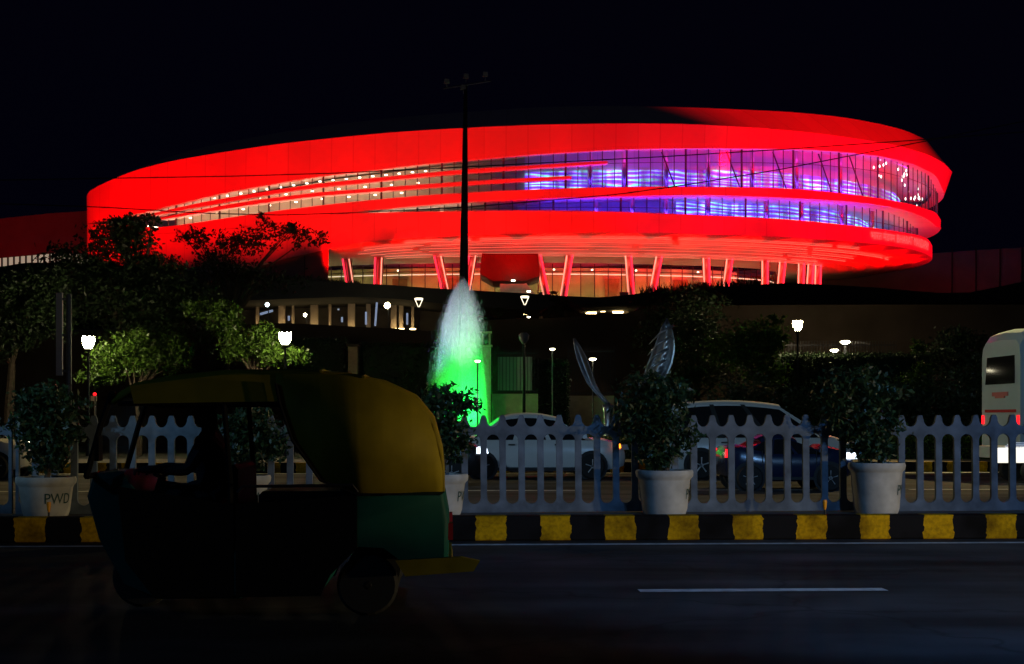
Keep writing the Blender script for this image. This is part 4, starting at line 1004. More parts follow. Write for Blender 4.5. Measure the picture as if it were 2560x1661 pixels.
# panel post at left
pp = thing('panel_post', 'tall pair of narrow grey panels standing left of the glowing lamp', 'sign post', (P(160, 960, 44).x, 44, 0))
def px_box(x0, x1, y0, y1, d, dep, root, name, m):
    a, b = P(x0, y0, d), P(x1, y1, d); q = MB(); q.box(((a.x + b.x) / 2 - root.location.x, d + dep / 2 - root.location.y, (a.z + b.z) / 2), (b.x - a.x, dep, a.z - b.z)); return obj(name, q, m, root)
px_box(140, 155, 732, 939, 44, .12, pp, 'panel', mat('pale_panel', (.5, .48, .5), .6, var=.1, scale=3))
q = MB(); c = P(170, 735, 44); q.tube([(c.x - pp.location.x, .1, 0), (c.x - pp.location.x, .1, c.z)], .085, 12); obj('post', q, M['greymetal'], pp)
for py in (745, 835, 925): px_box(150, 172, py, py + 6, 44.03, .05, pp, 'bracket', M['greymetal'])

# lit stalls far left
for (x0, x1, y0, y1, d, lab, nb) in ((-30, 100, 905, 945, 84, 'cold lit stall front at the left edge behind the trees', 5), (176, 345, 945, 985, 82, 'bluish lit stall front behind the left lamp and trees', 9)):
    a, b = P(x0, y0, d), P(x1, y1, d)
    st = thing('lit_stall', lab, 'stall', ((a.x + b.x) / 2, d, 0), 0, 'lit stalls behind the trees')
    w = b.x - a.x; h = a.z
    q = MB(); q.box((0, 1.2, h / 2 + .2), (w + .5, .2, h + .6)); q.box((0, .3, h + .45), (w + .6, 2.2, .15)); obj('frame', q, M['greymetal'], st)
    rr = np.random.default_rng(int(x0 + 99))
    for k in range(nb):
        q = MB(); xx = -w / 2 + w * (k + .5) / nb; hh_ = rr.uniform(.45, 1) * (a.z - b.z); q.box((xx, 1.05, b.z + hh_ / 2 + .1), (w / nb * rr.uniform(.4, .85), .06, hh_)); obj('window', q, M['coolwin'] if rr.uniform() < .72 else M['creamwin'], st)
for (x0, x1, y0) in ((186, 212, 916), (232, 272, 908)):
    a, b = P(x0, y0, 83), P(x1, y0 + 10, 83); o = thing('glowing_railing', 'row of bluish bars made to glow, seen through leaves, %s' % ('left piece by the panel post' if x0 < 200 else 'right piece beyond the lamp'), 'railing', ((a.x + b.x) / 2, 83, 0), 0, 'glowing railings behind the trees')
    q = MB()
    for k in range(7): q.box(((b.x - a.x) * (k / 6 - .5), 0, a.z - .15), (.05, .05, .32))
    obj('bars', q, M['coolwin'], o); q = MB(); q.box((0, .12, a.z / 2 - .2), (b.x - a.x, .1, a.z - .4)); obj('base', q, M['greymetal'], o)  # emissive bars stand in for light on the railing
rl = thing('signal_post', 'small red signal light on a short post at left', 'signal light', (P(238, 986, 40).x, 40, 0.2))
q = MB(); zc = P(0, 986, 40).z - .2; q.tube([(0, 0, 0), (0, 0, zc)], .03, 6); obj('post', q, M['greymetal'], rl)
q = MB(); q.box((-.05, .04, zc - .12), (.16, .06, .14)); obj('plate', q, M['potmat'], rl)
q = MB(); q.lathe([(.01, -.05), (.045, -.03), (.05, .01), (.01, .05)], 10, (0, -.04, zc), 'Y'); obj('lens', q, M['taillamp'], rl)

# gate pillar, iron fence, low walls
gp = thing('gate_pillar', 'cream gate pillar with a lantern box top beside the fountain', 'pillar', (P(1215, 1000, 60).x, 60, 0))
h1 = P(0, 868, 60).z; h2 = P(0, 832, 60).z; s60 = 60 / F
q = MB(); q.box((0, 0, h1 / 2), (24 * s60, .42, h1)); obj('shaft', q, M['cream'], gp)
q = MB(); q.box((0, 0, h1 + .04), (32 * s60, .56, .08)); obj('cap', q, M['cream'], gp)
q = MB()
for sx in (-1, 1):
    for sy in (-1, 1): q.box((sx * .15, sy * .15, (h1 + h2) / 2 + .04), (.07, .07, h2 - h1 - .08))
q.box((0, 0, h2), (.5, .5, .08)); obj('lantern_box', q, M['cream'], gp)
gb = thing('gatepost', 'low brown gatepost between the two clipped hedges', 'pillar', (P(883, 1000, 65).x, 65, 0))
hh_ = P(0, 868, 65).z; q = MB(); q.box((0, 0, hh_ / 2), (.42, .42, hh_)); obj('shaft', q, mat('brown_post', (.3, .17, .11), .8, var=.2), gb); q = MB(); q.box((0, 0, hh_ + .06), (.56, .56, .12)); obj('cap', q, M['brownwall'], gb)
def ironfence(x0, x1, y0, y1, d, lab, panel=True):
    a, b = P(x0, y0, d), P(x1, y1, d); f_ = thing('iron_fence', lab, 'fence', ((a.x + b.x) / 2, d, 0), 0, 'iron fences across the road'); w = b.x - a.x
    q = MB(); n = max(6, int(w / .14))
    for k in range(n + 1): q.box((-w / 2 + w * k / n, 0, (a.z + b.z) / 2), (.022, .022, a.z - b.z))
    for zz in (b.z + .12, a.z - .2): q.box((0, 0, zz), (w, .03, .05))
    obj('bars', q, M['darkmetal'], f_)
    q = MB(); q.box((0, 0, b.z / 2), (w, .3, b.z)); obj('base_wall', q, M['cream'], f_)
    if panel:
        q = MB(); q.box((0, .3, (a.z + b.z) / 2 - .1), (w * .75, .05, (a.z - b.z) * .75)); obj('sheet', q, mat('fence_sheet', (.3, .28, .28), .7), f_)
ironfence(1230, 1345, 872, 985, 60.5, 'iron railing with a pale sheet right of the gate pillar')
ironfence(1420, 1535, 868, 990, 64, 'iron railing behind the steel leaf blades', False)
ironfence(1950, 2240, 853, 893, 69, 'long low iron railing under the disc lamps at right', False)

# steel leaf sculpture
sv = thing('leaf_sculpture', 'polished steel sculpture of two upright leaf blades', 'sculpture', (P(1520, 1040, 48).x, 48, 0))
def blade(outl, bend, name):
    mb = MB(); rows = []
    for (xl, xr, y) in outl:
        row = []
        for t in np.linspace(0, 1, 7):
            q = P(xl + (xr - xl) * t, y, 48 + bend * math.sin(math.pi * t)); row.append(q - sv.location)
        rows.append(row)
    mb.loft(rows); o = obj(name, mb, M['steel'], sv, smooth=True); so = o.modifiers.new('s', 'SOLIDIFY'); so.thickness = .025; return o
blade([(1434, 1436, 846), (1436, 1450, 866), (1442, 1466, 895), (1454, 1478, 928), (1468, 1488, 958), (1488, 1500, 982), (1508, 1518, 1004), (1516, 1528, 1014)], .10, 'leaf_blade')
blade([(1666, 1669, 797), (1652, 1680, 820), (1642, 1687, 850), (1630, 1688, 880), (1618, 1682, 910), (1608, 1668, 940), (1600, 1640, 968), (1580, 1596, 995), (1530, 1545, 1015)], .32, 'leaf_blade')
q = MB()
for y0 in (822, 850, 880, 908, 935):
    q.tube([P(1685 - (y0 - 820) * .25, y0 - 8, 47.75) - sv.location, P(1650 - (y0 - 820) * .25, y0 + 12, 47.85) - sv.location, P(1622 - (y0 - 820) * .12, y0 + 40, 48) - sv.location], [.05, .04, .01], 6)
obj('leaf_vein', q, M['steel'], sv, smooth=True)
q = MB(); zb = P(0, 1012, 48).z; q.lathe([(.35, 0), (.32, .5), (.14, .8), (.16, zb - .25), (.2, zb - .02), (.12, zb)], 16); obj('base', q, M['steel'], sv, smooth=True)

# ------------------------------------------------------------------ median: fence panels, pots, markers
UW, NU = 0.2265, 11
def fence_panel(m, name='fence_panel'):
    H = 1.16; hw = 0.038; bm = bmesh.new(); cache = {}
    def V(x, z):
        k = (round(x, 4), round(z, 4))
        if k not in cache: cache[k] = bm.verts.new((k[0], 0, k[1]))
        return cache[k]
    def Fc(pts):
        try: bm.faces.new([V(*p) for p in pts])
        except ValueError: pass
    r = UW / 2 - hw; NS = 10
    zb, z1, z2, zs = 0.10, 0.10 + r, 0.93 - r, 1.03 + 0.0
    zs0 = 1.02; # lowest point of the scallop
    for i in range(NU):
        x0 = i * UW; xa, xb, xc = x0 + hw, x0 + UW - hw, x0 + UW / 2
        arcs = [(xc - r * math.cos(math.pi * k / NS), math.sin(math.pi * k / NS)) for k in range(NS + 1)]
        lowz = [z1 - r * s for x, s in arcs]; upz = [z2 + r * s for x, s in arcs]; scz = [zs0 + .10 * (1 - s) for x, s in arcs]
        for k in range(NS):
            xk, xk1 = arcs[k][0], arcs[k + 1][0]
            Fc([(xk, 0), (xk1, 0), (xk1, lowz[k + 1]), (xk, lowz[k])])
            Fc([(xk, upz[k]), (xk1, upz[k + 1]), (xk1, scz[k + 1]), (xk, scz[k])])
        for (xl, xr, side) in ((x0, xa, 'L'), (xb, x0 + UW, 'R')):
            zz = [0, z1, z2, zs0 + .10]
            for k in range(3): Fc([(xl, zz[k]), (xr, zz[k]), (xr, zz[k + 1]), (xl, zz[k + 1])])
            if side == 'L': Fc([(xl, zz[3]), (xr, zz[3]), (xl + .022, H), (xl, H)])
            else: Fc([(xl, zz[3]), (xr, zz[3]), (xr, H), (xr - .022, H)])
    geom = bm.faces[:]
    res = bmesh.ops.extrude_face_region(bm, geom=geom)
    for e in res['geom']:
        if isinstance(e, bmesh.types.BMVert): e.co.y += 0.055
    bmesh.ops.recalc_face_normals(bm, faces=bm.faces)
    me = bpy.data.meshes.new(name); bm.to_mesh(me); bm.free(); me.materials.append(m)
    o = bpy.data.objects.new(name, me); COL.objects.link(o); return o
FV = KV + 0.85
PL = UW * NU
fp0 = fence_panel(M['concrete'])
fpos = [upx(1115, FV) + (k - 3) * (PL + .035) for k in range(8)]
flab = ['concrete picket panel at the far left edge, behind the rickshaw front', 'concrete picket panel behind the left potted bush', 'concrete picket panel hidden mostly by the rickshaw cab',
        'concrete picket panel before the white saloon', 'concrete picket panel before the van rear', 'concrete picket panel before the dark blue car and right pot', 'concrete picket panel before the bus', 'concrete picket panel beyond the right edge']
for k, u in enumerate(fpos):
    px_mid = HX + F * (R(u + PL / 2, FV).x / R(u + PL / 2, FV).y)
    o = fp0 if k == 0 else fp0.copy()
    if k: COL.objects.link(o)
    o.location = R(u, FV, .262); o.rotation_euler = (0, random.uniform(-.007, .007), ALPHA + random.uniform(-.012, .012))
    tag(o, flab[k], 'fence', 'concrete fence panels on the median')

def pot(lab, px, rot, pxw=143, rimy=1180, first=[None]):
    v = KV + .58
    root = thing('planter_pot', lab, 'planter', R(upx(px, v), v, .262), ALPHA, 'whitewashed pots on the median')
    s = v / F * pxw / 2; h = CAM_H + (HY - rimy) / F * v - .262
    q = MB(); q.lathe([(s * .74, 0), (s * .80, .06), (s * .90, h - .12), (s * .93, h - .10), (s * 1.0, h - .075), (s * 1.02, h - .03), (s * .99, h), (s * .88, h), (s * .85, h - .07), (.02, h - .07)], 32); smooth_angle(obj('body', q, M['potmat'], root), 40)
    q = MB(); q.lathe([(s * .86, h - .066), (.02, h - .05)], 20, cap=False); obj('soil', q, M['soil'], root)
    tv, tf = text_mesh('PWD', .17); tv = np.array(tv)
    for base in (rot, rot + math.radians(155)):
        z = .17 + tv[:, 1] + (h - .49) * .5
        rr = s * (.80 + (.10) * (z - .06) / (h - .18)) + .004
        a = -math.pi / 2 + base + (tv[:, 0] - tv[:, 0].mean()) / s
        obj('lettering', (list(zip(rr * np.cos(a), rr * np.sin(a), z)), tf), M['lettering'], root, fixn=False)
    return root, s, h
pots = [(115, math.radians(42), 143, 1190, 'whitewashed pot at left with dark lettering turned right, beside the orange marker'), (604, math.radians(50), 143, 1187, 'whitewashed pot behind the rickshaw cab'),
        (1098, math.radians(78), 143, 1185, 'whitewashed pot peeking out behind the rickshaw rear'), (1661, math.radians(82), 143, 1176, 'whitewashed pot between the saloon and the van'), (2191, math.radians(70), 142, 1158, 'whitewashed pot at right beside the dark blue car')]
for px, rot, w, ry, lab in pots: pot(lab, px, rot, w, ry)
vb = KV + .58
def potbush(px, blobs, n, seed, lab, base_y=1190, size=.085):
    c = R(upx(px, vb), vb, 0); q = P(px, base_y, c.y)
    return tree('potted_bush', lab, 'bush', c.x, c.y, [B(*b, c.y) for b in blobs], n, size, M['leaf_pot'], .03, seed, 'bushes in the median pots', per=12, spread=.2, limbs=14, z0=.70, crown='foliage')
potbush(115, [(120, 1010, 85, 50), (115, 1070, 90, 60), (120, 1140, 60, 45)], 3400, 71, 'bushy plant in the left pot')
potbush(604, [(620, 1060, 70, 45), (640, 1110, 75, 50), (610, 1150, 50, 35)], 2600, 72, 'bushy plant in the pot behind the rickshaw cab')
potbush(1098, [(1100, 1000, 65, 36), (1160, 1010, 45, 28), (1090, 1060, 80, 40), (1120, 1110, 70, 45)], 3000, 73, 'leggy plant seen dark against the green fountain')
potbush(1661, [(1640, 985, 95, 55), (1620, 1050, 85, 55), (1670, 1080, 70, 55), (1640, 1140, 50, 40)], 3800, 74, 'large bushy plant between the saloon and the van')
potbush(2191, [(2150, 970, 100, 50), (2130, 1030, 80, 55), (2180, 1060, 80, 60), (2180, 1125, 55, 40)], 3800, 75, 'large bushy plant in the right pot')
for px, py0, lab in ((122, 1265, 'small orange marker on the kerb before the left pot'), (2062, 1245, 'small orange marker on the kerb before the dark blue car')):
    v = KV + .16; root = thing('kerb_marker', lab, 'marker', R(upx(px, v), v, .28), ALPHA, 'orange kerb markers')
    q = MB(); q.tube([(0, 0, 0), (.0, 0, .05)], .012, 6); obj('stem', q, M['plastic'], root)
    q = MB(); q.lathe([(.008, .04), (.02, .08), (.026, .14), (.022, .165)], 10); obj('reflector', q, M['orange'], root)

# ------------------------------------------------------------------ vehicles
def wheel(x, y, r, root, side, rimm='rim', w=.18):
    t = MB(); t.lathe([(r * .62, -w / 2), (r * .9, -w / 2), (r, -w * .3), (r, w * .3), (r * .9, w / 2), (r * .62, w / 2)], 24, (x, y, r), 'Y'); o = obj('wheel', t, M['rubber'], root, smooth=False)
    q = MB(); q.lathe([(r * .63, -w * .42), (r * .58, -w * .5), (r * .5, -w * .3), (r * .2, -w * .35), (r * .15, -w * .5), (.01, -w * .5)] if side < 0 else [(r * .63, w * .42), (r * .58, w * .5), (r * .5, w * .3), (r * .2, w * .35), (r * .15, w * .5), (.01, w * .5)], 20, (x, y, r), 'Y', cap=False)
    if w >= .15:
        for k in range(5):
            a = k * math.pi * .4 + .3; q.tube([(x + r * .12 * math.cos(a), y + side * w * .40, r + r * .12 * math.sin(a)), (x + r * .58 * math.cos(a), y + side * w * .42, r + r * .58 * math.sin(a))], r * .075, 6)
    else:
        for k in range(5):
            a = k * math.pi * .4; q.lathe([(.008, 0), (.008, side * .012)], 6, (x + r * .32 * math.cos(a), y + side * w * .34, r + r * .32 * math.sin(a)), 'Y')
    obj('rim', q, M[rimm], o, smooth=w < .15)
def car(label, px_front, v, L, W, zroof, belt, paint, cab, group=None, wheels=(.2, .82), wr=.29, hood_z=.86, tail_z=.92, lit=False, tail=False, indic=False, cat='car', name='parked_car', handles=True, px_rear=None):
    """front faces +x (traffic beyond the median drives to the right)"""
    uf = upx(px_front, v); c = R(uf - L / 2, v + W / 2)
    root = thing(name, label, cat, c, ALPHA, group)
    hl = L / 2
    st = [(-hl, .42, tail_z * .80, .84), (-hl + .06, .28, tail_z * .96, .93), (-hl + .3, .2, tail_z, .98), (-L * .15, .18, belt, 1), (L * .12, .18, belt, 1), (L * .24, .18, belt - .02, 1), (hl - .55, .2, hood_z, .98), (hl - .2, .24, hood_z - .09, .94), (hl - .04, .3, hood_z - .22, .84), (hl, .38, hood_z - .34, .74)]
    rows = []
    for x, zb, zs, k in st:
        w = W / 2 * k
        rows.append([Vector((x, -w * .9, zb)), Vector((x, -w, zb + .12)), Vector((x, -w * 1.0, (zb + zs) / 2 + .02)), Vector((x, -w * .985, zs - .1)), Vector((x, -w * .93, zs - .02)), Vector((x, -w * .6, zs + .02)), Vector((x, 0, zs + .03)),
                     Vector((x, w * .6, zs + .02)), Vector((x, w * .93, zs - .02)), Vector((x, w * .985, zs - .1)), Vector((x, w, (zb + zs) / 2 + .02)), Vector((x, w, zb + .12)), Vector((x, w * .9, zb))])
    mb = MB(); mb.loft(rows, True); n = 13; mb.f.append(tuple(range(n))); mb.f.append(tuple((len(rows) - 1) * n + k for k in range(n)))
    body = smooth_angle(obj('body', mb, M[paint], root), 40)
    # greenhouse: dark glass hull, painted roof and pillars proud of it
    x0, x1, x2, x3 = [(-.5 + t) * L for t in cab]; wt = W * .40; wb = W * .475
    def hull(o_):
        rr = []
        for f_ in np.linspace(0, 1, 9):
            xb = x0 + (x3 - x0) * f_; xt = x1 + (x2 - x1) * f_; zt_ = zroof - .10 * (2 * f_ - 1) ** 2 - .03
            rr.append([Vector((xb, -wb - o_, belt - .03)), Vector((xt, -wt - o_, zt_)), Vector((xt, -wt * .75, zt_ + .05)), Vector((xt, wt * .75, zt_ + .05)), Vector((xt, wt + o_, zt_)), Vector((xb, wb + o_, belt - .03))])
        return rr
    mb = MB(); rr = hull(0); mb.loft(rr); mb.f.append((0, 1, 2, 3, 4, 5)); mb.f.append(tuple(48 + k for k in range(6))); obj('windows', mb, M['carglass'], root)
    rf = MB(); up = Vector((0, 0, .02)); rr = hull(.012)
    rf.loft([[r[1] + Vector((0, 0, -.06)) for r in rr], [r[1] + up for r in rr], [r[2] + up for r in rr], [r[3] + up for r in rr], [r[4] + up for r in rr], [r[4] + Vector((0, 0, -.06)) for r in rr]])
    obj('roof', rf, M[paint], root, smooth=True)
    for sgn in (-1, 1):
        for f0, f1 in ((0, .09), (.34, .38), (.62, .66), (.95, 1.0)):
            q4 = []
            for f_ in (f0, f1):
                xb = x0 + (x3 - x0) * f_; xt = x1 + (x2 - x1) * f_; zt_ = zroof - .10 * (2 * f_ - 1) ** 2 - .03
                q4.append((Vector((xb, sgn * (wb + .008), belt - .04)), Vector((xt, sgn * (wt + .008), zt_))))
            obj('pillar', MB().add([q4[0][0], q4[1][0], q4[1][1], q4[0][1]], [(0, 1, 2, 3)]), M['plastic' if cat == 'van' and .2 < f0 < .8 else paint], root, fixn=False)
    for fx_ in wheels:
        x = -hl + fx_ * L
        for sg in (-1, 1):
            ar = MB(); ar.lathe([(.01, sg * (W / 2 - .02)), (wr * 1.22, sg * (W / 2 - .02)), (wr * 1.25, sg * (W / 2 + .006)), (.01, sg * (W / 2 + .006))], 24, (x, 0, wr * 1.02), 'Y'); obj('wheel_arch', ar, M['plastic'], root)
            wheel(x, sg * (W / 2 - .05 + .055), wr, root, sg)
    for sg in (-1, 1):
        q = MB(); q.box((hl - .10, sg * W * .36, hood_z - .19), (.26, .28, .12), -sg * .5, .8); obj('headlight', q, M['headlamp'] if lit else M['headoff'], root)
        q = MB(); q.box((-hl + .07, sg * W * .40, tail_z - .14), (.13, .26, .16), sg * .2, .85); obj('tail_light', q, M['taillamp'] if tail else M['redpaint'], root)
        if indic:
            q = MB(); q.box((hl - .20, sg * W * .455, hood_z - .16), (.14, .10, .09), -sg * .4, .8); obj('indicator', q, M['indic'], root)
        q = MB(); q.box((x3 - .18, sg * (W * .5 + .06), belt + .06), (.1, .14, .11), 0, .8); obj('mirror', q, M[paint], root)
        if handles:
            for hx in (-.17, .1):
                q = MB(); q.box((hx * L, sg * (W / 2 + .008), belt - .14), (.15, .03, .03)); obj('door_handle', q, M['plastic'], root)
    for sg in (-1, 1):
        dr = MB()
        for hx in (-.22, 0.005, .2): dr.box((hx * L, sg * (W / 2 - .001), .5), (.012, .012, .55))
        dr.box((0, sg * (W / 2 + .004), .24), (L * .55, .02, .06))
        obj('door_seams', dr, M['plastic'], root)
    q = MB(); q.box((hl - .005, 0, hood_z - .36), (.06, W * .6, .12)); obj('grille', q, M['plastic'], root)
    return root
VL = 32.6
car('white saloon car with lit orange indicator behind the middle fence panel', 1566, VL, 3.95, 1.66, 1.49, .93, 'carwhite', (.10, .26, .60, .80), wheels=(.16, .80), indic=True, wr=.29, hood_z=.92, tail_z=.97)
car('white people carrier with a long roof behind the right fence', 2142, VL - .1, 4.6, 1.78, 1.78, .98, 'carwhite', (.01, .07, .62, .86), wheels=(.21, .80), wr=.32, hood_z=.98, tail_z=1.02, cat='van', name='parked_van')
car('dark blue small car with lit lamps passing before the white van', 2138, 27.0, 2.5, 1.4, 1.06, .74, 'carblue', (.10, .28, .56, .80), wheels=(.18, .8), wr=.25, hood_z=.86, tail_z=.86, lit=True, tail=True, handles=False)
car('black hatchback with lit headlight coming out behind the rickshaw', 1212, 29.2, 3.4, 1.5, 1.40, .84, 'carblack', (.04, .16, .58, .8), wheels=(.18, .8), wr=.27, hood_z=.92, tail_z=.92, lit=True, handles=False)
car('white car cut by the left edge, wheel seen between pickets', 58, VL, 3.8, 1.64, 1.47, .92, 'carwhite', (.10, .22, .60, .80), wheels=(.18, .84), wr=.29, hood_z=.9, tail_z=.94)

# bus at the right edge
bv_ = 33.6
bu0 = upx(2517, bv_) + .33
bus = thing('bus', 'white bus with red tail lights cut by the right edge', 'bus', R(bu0, bv_), ALPHA)
BL, BW, BH = 9.0, 2.45, 3.62
def ring(x, k, dz=0.0, zb=.42):
    w = BW * k; pts = [(0.04, zb), (0.0, zb + .2), (0.0, BH - .45 - dz), (.06, BH - .18 - dz), (.25, BH - .04 - dz), (w / 2, BH - dz)]
    pts = pts + [(BW - a, b) for a, b in pts[-2::-1]]
    return [Vector((x, a, b)) for a, b in pts]
mb = MB(); rows = [ring(0.0, 1, .28, .55), ring(.12, 1, .1, .46), ring(.35, 1, .0), ring(BL, 1, 0)]
mb.loft(rows, True); n = len(rows[0]); mb.f.append(tuple(range(n))); mb.f.append(tuple(3 * n + k for k in range(n)))
smooth_angle(obj('body', mb, M['busbody'], bus), 30)
q = MB(); q.prism([(0, 0)] * 3, 0, 0) if False else None
rw = MB(); rw.add([(-.012, .3, 2.25), (-.012, BW - .3, 2.25), (.03, BW - .35, 3.15), (.03, .35, 3.15)], [(0, 1, 2, 3)]); o = obj('rear_window', rw, M['carglass'], bus, fixn=False); so = o.modifiers.new('s', 'SOLIDIFY'); so.thickness = .02
for k in range(5):
    q = MB(); q.box((1.75 + k * 1.6, -.006, 2.65), (1.45, .03, 1.05)); obj('window', q, M['carglass'], bus)
q = MB(); q.box((-.01, BW / 2, 1.58), (.03, BW * .8, .07)); obj('stripe', q, M['redpaint'], bus)
q = MB(); q.box((-.01, BW / 2, 2.0), (.03, 1.0, .10)); q.box((-.012, BW / 2, 1.93), (.03, .6, .06)); obj('emblem', q, mat('faded_red_mark', (.6, .2, .2), .5), bus)
for y in (.1, BW - .1):
    q = MB(); q.box((0.0, y, 1.36), (.06, .12, .22)); obj('tail_light', q, M['taillamp'], bus)
q = MB(); q.box((0.1, BW / 2, .62), (.22, BW * .98, .28)); obj('bumper', q, M['busbody'], bus)
q = MB(); q.box((1.1, -.004, 1.45), (.5, .02, .4)); obj('vent_panel', q, M['plastic'], bus)
for x in (2.2, 7.4):
    for y, sg in ((.12, -1), (BW - .12, 1)): wheel(x, y, .46, bus, sg, w=.26)
# made-up pickup carrying glowing bars that stand in for a headlight streak
wv = thing('added_pickup', 'made-up pale pickup with a glowing bar for a headlight streak at the right edge', 'truck', R(upx(2484, 30.0), 30.0), ALPHA)
q = MB(); q.box((1.9, .7, .66), (3.6, 1.4, .25)); q.box((2.9, .7, 1.1), (1.4, 1.4, .75), 0, .85); obj('body', q, M['carwhite'], wv)
q = MB(); q.box((.6, -.02, .60), (1.2, .10, .32)); o = obj('headlight_streak', q, M['streakglow'], wv); o.modifiers.new('b', 'BEVEL').width = .03
q = MB()
for k in range(3): q.box((.75 + k * .05, -.02, .80 + k * .035), (1.0, .06, .018))
obj('light_streak', q, M['bluepale'], wv)
for x in (.9, 3.0):
    for y, sg in ((.1, -1), (1.3, 1)): wheel(x, y, .26, wv, sg)

# ------------------------------------------------------------------ auto rickshaw passing in front (front to the left)
rv = 9.95
ric = thing('auto_rickshaw', 'yellow hooded green auto rickshaw driving left in the near lane', 'auto rickshaw', R(upx(660, rv), rv), ALPHA)
SR = rv / F
def rx(px): return (px - 660) * SR
def rz_(py): return CAM_H + (HY - py) * SR
RW = 1.28
def sideloft(poly, y0, y1, name, m, inset_=0.0, rnd=.08, smooth=True):
    """closed side outline lofted across the width with rounded shoulders"""
    c = (sum(p[0] for p in poly) / len(poly), sum(p[1] for p in poly) / len(poly))
    rows = []
    for y, k in ((y0, 1 - rnd), (y0 + rnd * .6, 1 - rnd * .25), (y0 + rnd * 1.6, 1), (y1 - rnd * 1.6, 1), (y1 - rnd * .6, 1 - rnd * .25), (y1, 1 - rnd)):
        rows.append([Vector((c[0] + (x - c[0]) * k, y, c[1] + (z - c[1]) * k)) for x, z in poly])
    mb = MB(); mb.loft(rows, True); n = len(poly); mb.f.append(tuple(range(n))); mb.f.append(tuple(5 * n + k for k in range(n)))
    o = obj(name, mb, m, ric); return smooth_angle(o, 50) if smooth else o
def pp_(l): return [(rx(a), rz_(b)) for a, b in l]
# hood: roof shell and rear canvas
def roff(x): return .17 * max(0.0, (x - rx(880)) / (rx(1108) - rx(880))) ** 2
def shell(outer, thick, y0, y1, name, m):
    o_ = pp_(outer); rows_o, rows_i = [], []
    mb = MB(); ys = [(y0, .0, .06), (y0 + .05, .0, .015), (y0 + .14, 0, 0), (y1 - .14, 0, 0), (y1 - .05, 0, .015), (y1, 0, .06)]
    rows = []
    for y, a, drop in ys: rows.append([Vector((x, RW / 2 + (y - RW / 2) * (1 - 2 * roff(x) / RW), z - drop)) for x, z in o_])
    mb.loft(rows); o = obj(name, mb, m, ric, smooth=True); so = o.modifiers.new('s', 'SOLIDIFY'); so.thickness = thick; so.offset = -1; return o
shell([(285, 985), (330, 958), (420, 938), (560, 924), (720, 922), (860, 930), (960, 950), (1035, 985), (1080, 1040), (1102, 1120), (1108, 1180), (1108, 1236)], .03, 0, RW, 'hood', M['hood'])
for yy in (.015, RW - .015):
    tp_ = [(690, 935), (860, 938), (950, 958), (1022, 992), (1068, 1045), (1090, 1120), (1100, 1180)]; bt_ = [(690, 960), (700, 1010), (730, 1100), (800, 1200), (890, 1238), (1100, 1238)]
    cols = np.linspace(690, 1100, 24); sg_ = 1 if yy > RW / 2 else -1
    q = MB(); q.loft([[Vector((rx(c), yy - sg_ * roff(rx(c)), rz_(np.interp(c, *zip(*(tp_ if w_ == 0 else bt_))) * 1.0))) + Vector((0, 0, 0)) for c in cols] for w_ in (0, 1)])
    o = obj('side_canvas', q, M['hood'], ric, smooth=True, fixn=False); so = o.modifiers.new('s', 'SOLIDIFY'); so.thickness = .02
    q = MB(); poly = pp_([(330, 966), (560, 938), (740, 938), (740, 1004), (560, 1006), (340, 1010)]); q.prism(poly, yy - .014, yy + .014); obj('roof_valance', q, M['hood'], ric)
for c0_, c1_ in ((690, 940), (800, 929), (905, 943)):
    q = MB(); q.tube([(rx(c0_), .02, rz_(c1_) + .0), (rx(c0_), .16, rz_(c1_) + .012), (rx(c0_), RW - .16, rz_(c1_) + .012), (rx(c0_), RW - .02, rz_(c1_))], .012, 6); obj('hood_bow', q, M['hood'], ric)
q = MB(); q.tube([(rx(c), roff(rx(c)) - .022, rz_(y_)) for c, y_ in [(690, 960), (700, 1010), (730, 1100), (800, 1200), (890, 1236), (1000, 1237), (1098, 1237)]], .011, 6); obj('canvas_piping', q, M['ricblack'], ric)
q = MB(); q.box((rx(262), -.09, rz_(1120)), (.03, .12, .17)); q.tube([(rx(246), .02, rz_(1120)), (rx(262), -.08, rz_(1120))], .009, 5); obj('side_mirror', q, M['ricblack'], ric)
q = MB(); q.tube([(rx(596), -.02, rz_(1230)), (rx(610), -.03, rz_(1215)), (rx(880), -.03, rz_(1212)), (rx(892), -.02, rz_(1230))], .012, 6); obj('grab_rail', q, M['darkmetal'], ric)
q = MB()
for yy in (.03, RW - .03):
    q.tube([(rx(285), yy, rz_(985)), (rx(258), yy, rz_(1060)), (rx(222), yy, rz_(1190))], .022, 6)
    q.tube([(rx(560), yy, rz_(1006)), (rx(575), yy, rz_(1200)), (rx(580), yy, rz_(1400))], .02, 6)
    q.tube([(rx(300), yy, rz_(1010)), (rx(740), yy, rz_(1008))], .02, 6)
q.tube([(rx(285), .03, rz_(985)), (rx(285), RW - .03, rz_(985))], .022, 6); q.tube([(rx(222), .03, rz_(1190)), (rx(222), RW - .03, rz_(1190))], .022, 6)
obj('frame', q, M['ricblack'], ric)
q = MB(); q.add([(rx(284), .05, rz_(990)), (rx(284), RW - .05, rz_(990)), (rx(223), RW - .05, rz_(1188)), (rx(223), .05, rz_(1188))], [(0, 1, 2, 3)]); obj('windscreen', q, glass('windscreen_glass', (.85, .9, .9), .06), ric, fixn=False)
